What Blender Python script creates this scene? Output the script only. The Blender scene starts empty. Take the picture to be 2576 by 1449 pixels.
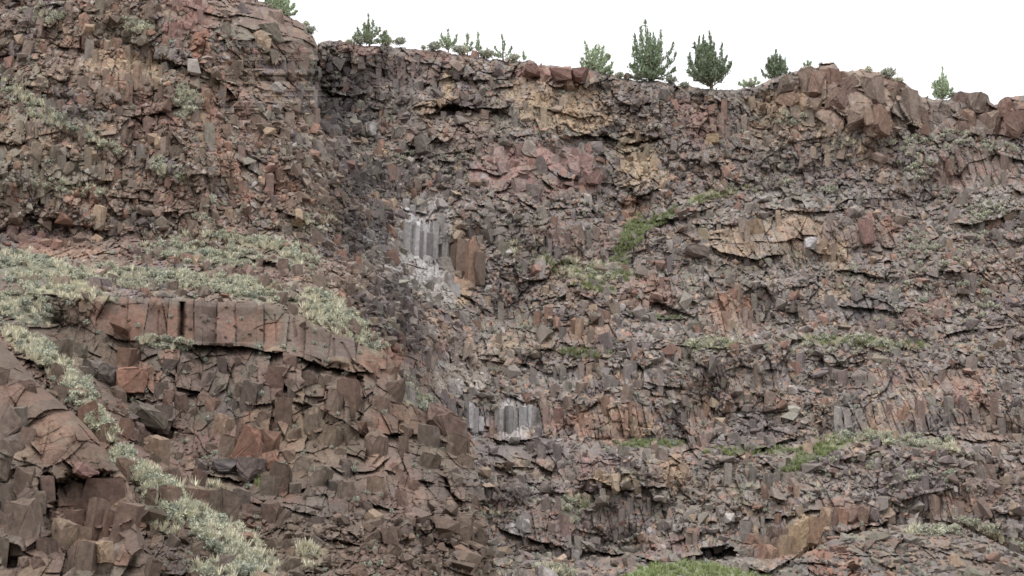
import bpy, bmesh, math, random
import numpy as np
from mathutils import Vector

R = math.radians
random.seed(7)
rng = np.random.default_rng(11)
scene = bpy.context.scene
C = scene.collection

# ------------------------------------------------------------------ camera
CAM_Z = 1.7
PITCH = R(9.0)
HALF = R(13.0)
FOC = 1288.0 / math.tan(HALF)          # plan units: the survey sheet is 2576 x 1449
cam_d = bpy.data.cameras.new('camera')
cam_d.sensor_width = 36.0
cam_d.lens = 18.0 / math.tan(HALF)
cam_d.clip_start = 0.5
cam_d.clip_end = 20000.0
cam = bpy.data.objects.new('camera', cam_d)
cam.location = (0, 0, CAM_Z)
cam.rotation_euler = (R(90) + PITCH, 0, 0)
C.objects.link(cam)
scene.camera = cam

# ------------------------------------------------------------------ sky, light, exposure
SUN_EL, SUN_AZ = R(68), R(215)
world = bpy.data.worlds.new('World')
scene.world = world
world.use_nodes = True
wn, wl = world.node_tree.nodes, world.node_tree.links
wn.clear()
w_out = wn.new('ShaderNodeOutputWorld')
w_bg = wn.new('ShaderNodeBackground')
w_sky = wn.new('ShaderNodeTexSky')
w_sky.sky_type = 'NISHITA'
w_sky.sun_disc = False
w_sky.sun_elevation = SUN_EL
w_sky.sun_rotation = SUN_AZ
w_sky.dust_density = 6.0
w_sky.air_density = 1.0
w_mix = wn.new('ShaderNodeMix'); w_mix.data_type = 'RGBA'
w_mix.inputs[0].default_value = 0.86
# cloud cover, brighter overhead than near the horizon
w_tc = wn.new('ShaderNodeTexCoord'); w_sep = wn.new('ShaderNodeSeparateXYZ')
w_rng = wn.new('ShaderNodeMapRange')
w_rng.inputs[1].default_value = 0.0; w_rng.inputs[2].default_value = 1.0
w_rng.inputs[3].default_value = 9.8; w_rng.inputs[4].default_value = 20.0
w_col = wn.new('ShaderNodeVectorMath'); w_col.operation = 'SCALE'
w_col.inputs[0].default_value = (1.0, 1.0, 1.02)
wl.new(w_tc.outputs['Generated'], w_sep.inputs[0]); wl.new(w_sep.outputs[2], w_rng.inputs[0])
wl.new(w_rng.outputs[0], w_col.inputs['Scale']); wl.new(w_col.outputs[0], w_mix.inputs[7])
wl.new(w_sky.outputs[0], w_mix.inputs[6])
wl.new(w_mix.outputs[2], w_bg.inputs[0])
w_bg.inputs[1].default_value = 0.125
wl.new(w_bg.outputs[0], w_out.inputs[0])

sun_d = bpy.data.lights.new('sun', 'SUN')
sun_d.energy = 1.2
sun_d.angle = R(14)
sun_d.color = (1.0, 0.96, 0.9)
sun = bpy.data.objects.new('sun', sun_d)
sun.rotation_euler = (R(90) - SUN_EL, 0, R(180) - SUN_AZ)
C.objects.link(sun)

scene.view_settings.view_transform = 'Standard'
scene.view_settings.look = 'None'
scene.view_settings.exposure = 0.0
scene.view_settings.gamma = 1.0
scene.cycles.filter_width = 1.6

# ------------------------------------------------------------------ geometry of sight lines
cp, sp = math.cos(PITCH), math.sin(PITCH)
def pos(px, py, Y):
    """point at sheet position px, py on the vertical plane Y metres away"""
    a = (np.asarray(px, float) - 1288.0) / FOC
    b = (724.5 - np.asarray(py, float)) / FOC
    fy = cp - b * sp
    return a / fy * Y, Y, (sp + b * cp) / fy * Y + CAM_Z
def sst(e0, e1, x):
    t = np.clip((x - e0) / (e1 - e0), 0, 1)
    return t * t * (3 - 2 * t)
def s2l(c):
    c = np.asarray(c, float) / 255.0
    return np.where(c < 0.04045, c / 12.92, ((c + 0.055) / 1.055) ** 2.4)

# ------------------------------------------------------------------ noise
def h2(ix, iy, s):
    n = (ix.astype(np.int64) * 374761393 + iy.astype(np.int64) * 668265263 + s * 1442695041) & 0xffffffff
    n = ((n ^ (n >> 13)) * 1274126177) & 0xffffffff
    n = ((n ^ (n >> 16)) * 2246822519) & 0xffffffff
    return ((n ^ (n >> 15)) & 0xffffff) / float(0xffffff)
def vnoise(x, y, s):
    ix, iy = np.floor(x), np.floor(y)
    fx, fy = x - ix, y - iy
    fx = fx * fx * (3 - 2 * fx); fy = fy * fy * (3 - 2 * fy)
    a, b = h2(ix, iy, s), h2(ix + 1, iy, s)
    c, d = h2(ix, iy + 1, s), h2(ix + 1, iy + 1, s)
    return ((a * (1 - fx) + b * fx) * (1 - fy) + (c * (1 - fx) + d * fx) * fy) * 2 - 1
def fbm(x, y, s, o=4):
    v, a, t = 0, 1.0, 0
    for i in range(o):
        v = v + a * vnoise(x * 2 ** i + i * 17.3, y * 2 ** i - i * 9.1, s + i); t += a; a *= 0.5
    return v / t * 1.4
def voro(x, y, s):
    """random values of the nearest cell, offset to its centre, distance to its edge"""
    ix, iy = np.floor(x), np.floor(y)
    F1 = np.full(x.shape, 9.0); F2 = np.full(x.shape, 9.0)
    cx = np.zeros(x.shape); cy = np.zeros(x.shape); dx = np.zeros(x.shape); dy = np.zeros(x.shape)
    for i in (-1, 0, 1):
        for j in (-1, 0, 1):
            gx, gy = ix + i, iy + j
            ox = gx + 0.08 + 0.84 * h2(gx, gy, s) - x
            oy = gy + 0.08 + 0.84 * h2(gx, gy, s + 1) - y
            d = np.sqrt(ox * ox + oy * oy)
            n = d < F1
            F2 = np.where(n, F1, np.minimum(F2, d))
            F1 = np.where(n, d, F1)
            cx = np.where(n, gx, cx); cy = np.where(n, gy, cy)
            dx = np.where(n, -ox, dx); dy = np.where(n, -oy, dy)
    return cx, cy, dx, dy, F2 - F1
def blocks(x, z, size, ax, az, s, warp=0.3, tilt=0.9, crack=0.25, sharp=0.08):
    """faceted blocks: protrusion in units of size, and one random number per block"""
    u, v = x / (size * ax), z / (size * az)
    u = u + warp * fbm(u * 0.9, v * 0.9, s + 5, 2); v = v + warp * fbm(u * 0.9 + 40, v * 0.9, s + 9, 2)
    cx, cy, dx, dy, e = voro(u, v, s)
    r1 = h2(cx, cy, s + 20) - 0.5
    g1 = (h2(cx, cy, s + 21) - 0.5) * 2
    g2 = (h2(cx, cy, s + 22) - 0.62) * 2
    # two facets meeting on a ridge inside each block
    th = h2(cx, cy, s + 23) * 6.283
    k = dx * np.cos(th) + dy * np.sin(th)
    h = r1 * 0.9 + tilt * (g1 * dx + g2 * dy) * 0.7 - np.abs(k) * 0.55 * tilt
    h = h - crack * (1 - sst(0, sharp, e))
    return h, h2(cx, cy, s + 30), e

# ------------------------------------------------------------------ skyline and edges of the rock masses
def poly(pts):
    p = np.array(pts, float)
    return lambda x: np.interp(x, p[:, 0], p[:, 1])
rim_a = poly([(-400,-260),(560,-160),(600,-60),(640,-4),(668,6),(692,12),(716,32),(740,46),(762,62),(776,82),(790,96),(797,112),(799,118),(801,110),(815,106),(850,103),
  (900,112),(960,112),(1000,119),(1043,121),(1100,127),(1180,138),(1235,150),(1310,156),(1320,157),(1332,152),(1345,156),(1352,164),(1400,166),(1440,171),(1470,172),(1540,188),(1600,202),
  (1660,203),(1700,214),(1760,223),(1850,223),(1900,215),(1930,202),(1960,192),(1990,182),(2008,178),(2012,172),(2030,167),(2058,168),(2066,160),(2078,157),(2098,158),(2108,170),(2112,178),
  (2150,178),(2164,172),(2176,176),(2205,182),(2232,192),(2270,206),(2296,222),(2306,238),(2335,246),(2362,252),(2390,250),(2412,240),(2430,234),(2452,232),(2478,244),(2502,264),(2508,262),(2520,248),(2540,243),(2576,240),(2900,260)])
top_c = poly([(-400,700),(0,706),(60,715),(130,728),(200,742),(300,746),(450,752),(600,760),(700,768),(740,790),(830,835),(900,850),(960,878),(985,905),(1008,950),(1020,1000),(1040,1012),
  (1100,1040),(1150,1070),(1178,1108),(1190,1140),(1197,1200),(1204,1260),(1214,1320),(1236,1400),(1256,1470),(1320,1700)])
top_d = poly([(-400,800),(0,858),(40,900),(90,960),(150,1010),(196,1050),(235,1090),(262,1125),(285,1165),(318,1205),(335,1250),(345,1300),(352,1330),(372,1380),(402,1449),(440,1560),(470,1700)])
top_e = poly([(1880,1700),(1960,1480),(1990,1430),(2012,1404),(2040,1384),(2090,1356),(2140,1344),(2200,1332),(2290,1318),(2360,1316),(2420,1330),(2480,1352),(2576,1400),(2900,1460)])
top_f = poly([(1380,1700),(1480,1500),(1560,1452),(1610,1428),(1660,1416),(1740,1411),(1810,1420),(1880,1440),(1990,1470),(2150,1700)])

YA = poly([(-300,248),(-50,240),(100,232),(175,230.5),(260,228.5),(330,226),(400,223.7),(500,220.5),(560,217.5),(640,215.5),(700,213),(800,209.5),(860,206),(960,202.5),(1000,200.5),(1095,198.5),(1150,193),(1250,189),(1330,187),(1405,186),(1449,180),(1700,155)])
YB = poly([(-300,206),(0,193),(60,191.5),(150,190.5),(200,188.5),(260,187.5),(400,183.5),(500,181.5),(600,178.5),(650,174),(750,163),(800,160),(1700,150)])
YC = poly([(600,175),(700,165),(745,158.5),(800,157.5),(860,156),(900,154),(1020,150.5),(1100,148),(1200,141),(1300,135),(1449,128),(1700,114)])
YD = poly([(700,130),(850,124),(1000,119),(1150,115),(1300,112),(1449,108),(1700,100)])
edge_b = poly([(-300,560),(0,700),(100,798),(180,795),(300,800),(400,845),(500,885),(600,915),(750,975),(850,1010),(1700,1100)])
wid_b = poly([(100,2),(200,4),(300,24),(400,90),(550,170),(850,230)])

def base_Y(L, x, y):
    if L == 'A':
        sh = (rim_a(np.clip(x, 820, 2600)) - 108) * np.clip(1 - (y - 150) / 700, 0, 1)
        yy = y - sh + 26 * fbm(x / 330.0, y / 500.0, 3, 3)
        a = YA(yy) + 3.5 * fbm(x / 260.0, y / 260.0, 5, 3) + 5 * np.exp(-((x - 930 - (y - 300) * 0.25) / 110.0) ** 2) * sst(100, 300, y)
        yb = y + 16 * fbm(x / 200.0, y / 300.0, 8, 3) - (x - 400) * 0.05
        d = edge_b(y) - x + (13 * (h2(np.floor(y / 17.0 + .4 * vnoise(y / 30., 0 * y, 8)), 0 * y, 31) - .5) + 5 * fbm(y / 12.0, 0 * y, 33, 2)) * sst(120, 150, y) * sst(380, 300, y)
        b = YB(yb) + 3.0 * fbm(x / 200.0, y / 200.0, 9, 3) + 16 * np.clip(1 - d / 260.0, 0, 1.3) ** 2
        g = sst(230, 420, y)
        a = a - g * (a - b) * .62 * np.exp(-np.clip(-d, 0, None) / 170.0)
        b = YB(yb) + 3.0 * fbm(x / 200.0, y / 200.0, 9, 3) + (16 - 6 * g) * np.clip(1 - d / (260.0 + 200 * g), 0, 1.3) ** 2
        w = sst(-1, 1, d / wid_b(y))
        return a * (1 - w) + b * w
    if L == 'C':
        d = (1200 - x)
        v = YC(y) + 1.6 * fbm(x / 150.0, y / 150.0, 12, 3) + 9 * np.clip(1 - d / 330.0, 0, 1.2) ** 2
        s = sst(60, -60, x - (170 + (y - 900) * 0.95)) * sst(700, 960, y)          # brushy slope down to the near outcrop
        return v * (1 - s) + s * (YC(y) * 0.5 + YD(y) * 0.5 + 4)
    if L == 'D':
        return YD(y) + 1.2 * fbm(x / 120.0, y / 120.0, 15, 3) + 4 * np.clip(1 - (y - top_d(x)) / 60.0, 0, 1) ** 2
    if L == 'E':
        return 150 - (y - 1330) * 0.09 + 1.2 * fbm(x / 160.0, y / 160.0, 18, 3) + 3 * np.clip(1 - (y - top_e(x)) / 40.0, 0, 1) ** 2
    return 166 - (y - 1400) * 0.16 + 0.6 * fbm(x / 90.0, y / 90.0, 19, 2) + 4 * np.clip(1 - (y - top_f(x)) / 60.0, 0, 1) ** 2

# ------------------------------------------------------------------ rock colours (as they read in daylight)
PAL = dict(brown=(122,99,90), red=(136,100,90), rust=(150,104,82), pink=(152,112,104), purple=(112,101,100), grey=(116,112,112), dark=(62,57,60),
           taupe=(129,119,113), warm=(138,118,104), ash=(138,136,132), moss=(128,122,106), umber=(116,101,90), russet=(129,101,88), loam=(112,104,91), tan=(168,140,108), gold=(176,148,108), orange=(162,116,84), pale=(164,158,154), white=(182,181,182), olive=(120,112,92), sage=(142,146,124),
           green=(122,130,92), grass=(152,156,112), straw=(184,178,134), lime=(126,144,94), maroon=(112,80,78))
KALB = .83
def mute(c, k):
    g = float(c @ np.array([.3, .59, .11])); return g + (c - g) * k
SATK = dict(green=.75, lime=.7, grass=.8, straw=.75, sage=.9, orange=.62, gold=.7, tan=.75, rust=.78, red=.78, pink=.75, brown=.85, maroon=.8, umber=1.0, russet=.85, white=.9)
PAL = {k: mute(s2l(v) * KALB, SATK.get(k, .75)) for k, v in PAL.items()}
BASE = dict(A=('taupe', 'warm', 'purple', 'moss'), C=('umber', 'russet', 'loam', 'purple'),
            D=('umber', 'russet', 'loam', 'brown'), E=('taupe', 'warm', 'moss', 'rust'), F=('green', 'green', 'lime', 'green'))
# stains, beds, weathered patches; darker patches along the gully and ledges: x, y, rx, ry, turn, colour, strength
PATCH = [
 (470,45,70,65,0,'red',.8),(505,120,24,50,-20,'rust',.8),(310,170,110,42,5,'tan',.75),(300,215,60,25,0,'orange',.5),(230,120,120,16,10,'rust',.45),(690,50,90,30,20,'brown',.8),
 (740,110,50,60,30,'brown',.6),(390,295,60,60,-20,'red',.7),(570,380,26,140,-18,'rust',.6),(620,300,26,90,-12,'red',.5),(150,420,110,60,0,'olive',.5),(215,500,40,30,0,'rust',.7),
 (60,350,90,60,0,'tan',.3),(160,630,90,22,5,'orange',.7),(110,600,110,22,8,'maroon',.5),(340,620,60,36,0,'brown',.7),(640,680,90,24,6,'brown',.8),(450,520,60,50,0,'brown',.6),
 (300,90,70,20,10,'olive',.6),(700,470,40,60,-20,'rust',.5),(600,540,40,40,0,'brown',.5),(790,260,8,44,0,'pale',.5),(792,296,8,20,0,'pale',.5),
 (845,215,58,90,0,'dark',.8),(890,330,70,70,0,'dark',.7),(920,440,70,50,0,'dark',.6),(900,560,60,110,-8,'dark',.65),(970,760,80,70,0,'dark',.7),(1020,840,60,50,0,'dark',.6),
 (935,326,16,18,0,'pale',.95),(960,384,20,14,0,'tan',.9),(1000,210,110,60,10,'purple',.5),(1090,130,70,20,5,'red',.7),(900,125,60,16,0,'red',.55),
 (1050,180,60,40,25,'brown',.6),(1130,212,18,34,0,'gold',.8),(1085,272,44,22,-10,'tan',.8),(1015,330,60,30,15,'brown',.7),
 (1330,178,50,18,0,'red',.9),(1410,190,70,22,4,'red',.95),(1470,180,40,20,10,'brown',.6),(1350,235,90,30,0,'tan',.6),(1370,285,80,40,10,'gold',.7),(1470,270,70,60,0,'tan',.75),
 (1240,300,60,40,0,'olive',.5),(1180,270,50,26,0,'dark',.6),(1570,340,60,26,0,'dark',.6),(1580,260,60,26,0,'dark',.5),(1600,390,44,80,-8,'gold',.75),(1640,450,60,26,0,'tan',.7),
 (1190,330,60,60,0,'brown',.5),(1270,430,64,56,0,'pink',.85),(1420,395,80,42,10,'pink',.85),(1490,452,30,24,0,'pink',1),(1330,480,80,40,0,'maroon',.55),(1590,530,32,36,0,'orange',.8),(1390,470,60,30,0,'red',.6),
 (1300,560,110,40,0,'purple',.4),(1400,590,60,30,15,'brown',.7),(1510,600,60,36,0,'brown',.5),(1780,320,60,46,0,'red',.6),(1790,350,20,16,0,'gold',.8),(1740,270,50,30,0,'red',.45),
 (1078,625,74,105,4,'pale',.6),(1075,620,66,98,4,'white',.62),(1030,545,24,40,-20,'white',.8),(1110,560,36,50,0,'pale',.6),(1172,665,50,60,0,'orange',.85),(1150,590,20,60,0,'tan',.5),(1110,740,50,24,0,'pale',.6),(1165,735,20,30,0,'tan',.8),(945,640,40,70,0,'grey',.5),
 (2150,250,190,90,10,'tan',.42),(2060,210,60,50,0,'pink',.5),(2160,250,140,80,10,'brown',.45),(2460,290,130,60,10,'brown',.75),(2540,280,60,50,0,'pink',.4),(1960,250,80,36,-20,'tan',.5),(1950,330,90,40,0,'tan',.35),
 (2010,420,120,60,0,'purple',.5),(2030,500,130,22,0,'pale',.38),(2180,480,100,30,0,'grey',.5),(2450,430,100,60,0,'brown',.7),(2490,500,60,40,0,'pale',.35),
 (1860,610,110,40,5,'tan',.55),(2010,580,80,50,0,'tan',.6),(2042,612,18,16,0,'white',.85),(2140,590,140,50,0,'brown',.5),(2182,578,22,42,0,'pink',.9),(2100,640,40,40,0,'tan',.55),(2235,570,20,40,0,'rust',.5),(1990,640,60,22,0,'olive',.5),
 (1835,790,72,58,0,'orange',.6),(1850,760,50,30,0,'rust',.6),(1470,840,60,36,0,'orange',.5),(1330,860,60,24,0,'tan',.35),(1630,740,70,50,0,'rust',.45),(2110,740,46,26,0,'tan',.55),(2330,790,70,36,0,'rust',.4),
 (2200,770,110,26,0,'grey',.8),(2200,800,80,30,0,'dark',.5),(1140,880,60,40,0,'pink',.45),(1165,960,64,36,0,'tan',.7),(1170,935,80,66,0,'pale',.65),(1235,900,80,46,0,'tan',.4),(1165,975,50,24,0,'white',.6),(1180,1040,24,40,0,'white',.65),(1420,950,70,24,0,'pale',.5),(1475,925,14,44,0,'orange',.8),
 (1300,1058,62,46,0,'white',.55),(1195,1060,26,44,0,'white',.6),(1240,1080,30,30,0,'pink',.4),(1420,1062,60,44,0,'pink',.45),(1540,1060,100,48,0,'orange',.7),(1620,1080,30,26,0,'tan',.5),(1765,1062,34,58,0,'orange',.75),(1880,1050,60,50,0,'grey',.5),(1920,1080,80,30,0,'purple',.5),
 (2140,1040,60,44,0,'grey',.6),(2230,1050,44,44,0,'orange',.7),(2290,1040,50,44,0,'rust',.5),(2365,1062,46,46,0,'grey',.7),(2090,1020,24,24,0,'gold',.6),(2420,980,90,50,0,'rust',.45),(2480,1070,90,40,0,'brown',.5),(2240,960,160,30,0,'brown',.4),
 (1310,1140,130,36,2,'purple',.8),(1270,1230,120,40,0,'grey',.7),(1480,1180,50,40,0,'pink',.4),(1545,1205,50,20,0,'gold',.7),(1690,1190,60,44,0,'orange',.55),(1700,1180,40,30,0,'tan',.5),(1308,1325,28,18,0,'white',.9),
 (1400,1330,60,36,0,'pink',.4),(1390,1300,160,60,0,'brown',.35),(1550,1330,60,40,0,'purple',.4),(1680,1370,90,24,0,'pink',.45),(2020,1330,44,50,10,'gold',.85),(1960,1385,70,34,-30,'orange',.8),(2120,1290,80,34,10,'orange',.6),(2150,1300,80,34,10,'brown',.5),
 (1820,1392,44,24,0,'grey',.8),(2390,1270,70,34,0,'orange',.55),(1770,1240,220,70,0,'olive',.3),(2200,1200,200,60,0,'purple',.4),(2500,1220,100,70,0,'brown',.4),
 # promontory
 (360,800,110,50,0,'red',.6),(330,810,40,50,0,'rust',.75),(420,800,40,50,0,'rust',.6),(540,810,80,60,0,'red',.55),(560,830,50,40,0,'pink',.55),(650,830,80,40,0,'rust',.55),(800,860,80,50,10,'brown',.7),(330,958,46,38,0,'rust',.9),(250,800,40,40,0,'rust',.7),
 (480,960,60,60,0,'brown',.6),(700,950,60,50,0,'red',.6),(570,910,50,50,0,'brown',.6),(960,910,50,50,30,'rust',.7),(900,1000,120,60,0,'brown',.6),(1010,1060,60,40,0,'rust',.7),(1110,1080,60,40,20,'brown',.8),(380,1055,60,34,0,'grey',.8),(230,940,40,40,0,'grey',.6),
 (470,1110,130,44,15,'maroon',.85),(380,1110,60,30,0,'maroon',.8),(560,1180,70,24,0,'grey',.7),(680,1120,90,80,10,'rust',.6),(780,1130,70,80,0,'tan',.4),(980,1200,70,80,0,'pink',.45),(1030,1230,34,70,0,'rust',.6),(860,1090,50,50,0,'olive',.6),(1100,1140,70,60,0,'olive',.55),
 (1080,1280,120,90,0,'brown',.6),(600,1270,100,50,0,'purple',.5),(800,1300,120,60,0,'purple',.5),(960,1400,140,60,0,'brown',.5),(740,1380,100,60,0,'olive',.5),(880,1220,70,60,0,'purple',.5),
 # near outcrop
 (180,1110,120,60,10,'rust',.75),(130,1060,60,50,0,'tan',.45),(60,1000,80,60,0,'brown',.6),(250,1200,90,60,0,'orange',.35),(230,1280,110,60,0,'rust',.6),(60,1300,80,90,0,'purple',.4),(120,1400,80,60,0,'brown',.6),(30,1080,40,60,0,'grey',.4)]
# turf and brush ground: x, y, rx, ry, turn, colour, strength
TURF = [
 (1590,590,26,56,20,'green',.95),(1660,552,70,13,-28,'green',.95),(1800,490,70,12,-14,'grass',.8),(1500,685,110,24,4,'grass',.55),(1500,725,60,10,8,'green',.7),(1560,650,24,30,0,'green',.7),(1400,655,60,14,0,'grass',.5),(1280,620,50,16,20,'sage',.45),(1670,798,44,8,3,'green',.8),
 (1470,888,64,11,4,'green',.7),(1780,868,80,14,-4,'grass',.6),(2180,862,170,11,3,'grass',.7),(1640,1116,90,10,-2,'green',.95),(1900,1134,120,10,-2,'green',.8),(2040,1150,90,20,-28,'green',.85),(2120,1108,80,16,-6,'grass',.7),(2270,1108,140,14,6,'sage',.7),
 (2370,1125,70,12,12,'straw',.5),(1430,1290,40,22,30,'sage',.6),(1470,1262,30,18,30,'grass',.6),(1240,1290,60,12,0,'sage',.4),(2120,360,50,12,0,'sage',.4),(1960,300,60,16,0,'sage',.5),(1920,400,60,26,0,'olive',.5),
 (2500,1345,90,10,24,'straw',.7),(2330,1338,70,8,0,'sage',.6),(1400,1436,60,14,10,'straw',.75),(1850,680,60,14,0,'olive',.6),
 (350,66,46,20,12,'sage',.7),(120,40,40,20,0,'sage',.5),(470,258,30,40,-35,'sage',.7),(60,240,70,14,32,'straw',.6),(120,300,60,14,22,'sage',.6),(240,350,60,10,26,'straw',.55),(420,430,50,16,30,'sage',.6),(200,470,90,8,14,'straw',.5),
 (510,640,150,26,6,'sage',.7),(620,606,120,14,8,'straw',.6),(460,600,40,10,0,'straw',.7),(330,700,170,26,4,'sage',.6),(560,715,160,22,5,'straw',.5),(90,680,130,44,14,'sage',.8),(160,720,90,30,14,'straw',.7),(740,650,50,30,20,'sage',.6),(800,560,60,20,0,'sage',.5),
 (60,780,90,34,12,'sage',.6),(640,745,110,12,8,'sage',.7),(820,780,70,40,25,'straw',.8),(880,830,60,22,25,'straw',.7),(930,860,40,20,40,'sage',.7),(1030,985,18,30,-20,'sage',.7),(1100,1035,34,10,30,'sage',.6),(1060,1010,30,12,35,'sage',.6),
 (420,866,64,14,8,'sage',.9),(370,858,34,7,4,'straw',.9),(90,880,100,24,30,'straw',.7),(130,910,34,26,40,'straw',.8),(180,960,50,20,60,'sage',.6),(230,1040,40,22,50,'sage',.8),(270,1080,40,18,50,'sage',.8),(310,1160,40,24,48,'sage',.8),
 (380,1210,60,30,40,'straw',.85),(440,1250,60,30,40,'straw',.8),(500,1290,80,34,35,'straw',.7),(410,1300,60,40,50,'sage',.6),(560,1350,90,40,32,'straw',.6),(620,1400,90,44,30,'sage',.7),(560,1440,90,30,10,'sage',.6),(450,1400,60,50,20,'purple',.4),
 (662,1215,24,16,0,'lime',.9),(560,1280,20,10,0,'lime',.6),(780,1400,40,30,20,'straw',.4),(540,1225,60,8,6,'straw',.3)]
def patch_mask(p, x, y, nz):
    t = R(p[4]); dx, dy = x - p[0], y - p[1]
    u = (dx * math.cos(t) + dy * math.sin(t)) / p[2]
    v = (-dx * math.sin(t) + dy * math.cos(t)) / p[3]
    return sst(1.25, 0.7, np.sqrt(u * u + v * v) + nz) * p[6]
def turf_mask(x, y):
    nz = 0.42 * fbm(x / 22.0, y / 14.0, 71, 3)
    m = np.zeros(np.shape(x))
    for p in TURF:
        m = np.maximum(m, patch_mask(p, x, y, nz))
    return m
# columnar beds, massive faces: x, y, rx, ry, strength
COLS = [(310,180,110,50,.9),(1080,630,75,100,1),(1180,650,40,60,.5),(2460,430,100,60,1),(2020,600,230,56,.8),(1835,800,75,60,.9),(1300,1060,130,50,1),(1540,1060,120,50,1),(1765,1060,40,56,1),(2240,1050,170,50,1),(2480,1070,80,50,.7),
  (1470,840,60,40,.8),(2390,1270,80,40,.9),(1950,1360,130,60,.7),(1720,1370,80,30,.7),(470,40,60,70,.5),(940,640,70,80,.6),(795,270,20,60,1),(1620,400,40,60,.4),(2200,790,70,30,.7),(1180,1050,30,40,.9),(600,380,90,120,.5),(1500,960,200,34,.8),(1900,945,150,34,.8),(2300,965,150,44,.8),(1400,600,120,44,.7),(1700,705,130,36,.7),(1350,1330,130,40,.8),(1600,1310,120,40,.8),(1900,1230,130,36,.7),(1450,1170,90,40,.6),(1000,190,90,60,.6),(1350,265,120,60,.6),(1800,330,90,50,.6),(2100,400,110,40,.5),(100,310,110,50,.7),(300,420,110,50,.7),(110,460,90,40,.6),(2150,760,130,40,.6),(1300,830,130,40,.6)]
MASS = [(470,40,70,60,.7),(700,60,100,50,1),(720,180,60,100,.6),(1050,140,70,30,.8),(1400,190,100,28,1),(1330,430,130,60,.8),(1450,420,90,60,.9),(2150,240,180,90,1),(2480,290,140,60,1),(2020,600,220,50,.5),(1040,340,70,40,.6),(1160,670,60,70,.9),(1320,1140,120,30,.9),(2130,1290,90,40,.9),
  (1520,600,80,40,.4),(2010,500,120,26,.6),(1940,1360,110,60,.6)]
def zone(L, x, y, Z):
    nz = 0.35 * fbm(x / 40.0, y / 40.0, 81, 3)
    m = np.zeros(np.shape(x))
    for p in L:
        u = np.sqrt(((x - p[0]) / p[2]) ** 2 + ((y - p[1]) / p[3]) ** 2) + nz
        m = np.maximum(m, sst(1.2, 0.8, u) * p[4])
    return m

def colour(L, x, y, X, Z, cell=None, cell2=None, fine=True):
    n1 = fbm(X / 7.0, Z / 5.0, 31, 4); n2 = fbm(X / 2.4 + 9, Z / 2.4, 41, 3)
    key = {'A': 'A', 'C': 'C', 'D': 'D', 'E': 'E', 'F': 'F'}[L]
    b = [PAL[k] for k in BASE[key]]
    if cell is None: cell = rng.random(np.shape(x))
    if cell2 is None: cell2 = rng.random(np.shape(x))
    t = n1 * 0.75 + (cell - 0.5) * 0.9
    col = b[0] + 0 * t[..., None]
    def mixin(c, m):
        nonlocal col
        m = np.clip(m, 0, 1)[..., None]
        col = col * (1 - m) + np.asarray(c) * m
    if L == 'A':
        wB = sst(-40, 40, edge_b(y) - x) * sst(1000, 800, y)
        mixin(PAL['umber'], wB * 0.9)
    mixin(b[1], sst(0.05, 0.5, t)); mixin(b[2], sst(0.05, 0.55, n2 * .8 + (cell2 - .5) * .9)); mixin(b[3], sst(0.2, 0.8, -t + 0.4 * n2) * .8)
    if L != 'F':
        r3 = (cell * 7.31 + cell2 * 3.77) % 1.0
        mixin(PAL['tan'], (r3 > 0.94) * 0.65); mixin(PAL['rust'], ((r3 > 0.84) & (r3 < 0.93)) * 0.6); mixin(PAL['pale'], ((r3 > 0.795) & (r3 < 0.83)) * (0.55 if L == 'A' else .2))
        nz = 0.45 * fbm(x / 26.0, y / 26.0, 51, 3)
        brk = 0.45 + 0.55 * sst(-0.35, 0.15, n2 + (cell - 0.5) * 1.3)
        for p in PATCH:
            m = patch_mask(p, x, y, nz)
            if p[5] == 'white':
                m = m * sst(-0.8, 0.5, fbm(X / 0.34, Z / 5.5, 61, 2) + 0.2 * vnoise(X / 1.1, Z / 2.4, 63))
            else:
                m = m * brk * (.8 if p[5] in ('gold', 'pink') else 1)
            mixin(PAL[p[5]], m)
    # lichen and dust
    lich = fbm(X / 0.9, Z / 0.7, 91, 3)
    mixin(PAL['sage'], .8 * sst(0.35, 0.95, lich + 0.25 * n1) * 0.35)
    if L in 'CD': mixin(PAL['umber'], .35 + 0 * t); col = col * .84
    elif L == 'A': col = col * 1.15
    elif L == 'E': col = col * .85
    lum = 0.80 + 0.42 * cell2 + 0.10 * fbm(X / 0.5, Z / 0.9, 95, 2)
    col = col * lum[..., None]
    return col
def turf_colour(x, y, X, Z, col):
    nz = 0.42 * fbm(x / 22.0, y / 14.0, 71, 3)
    var = 0.85 + 0.3 * fbm(X / 0.6, Z / 0.4, 77, 3)
    for p in TURF:
        m = patch_mask(p, x, y, nz)[..., None]
        col = col * (1 - m) + PAL[p[5]] * var[..., None] * 0.8 * m
    return col

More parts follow.
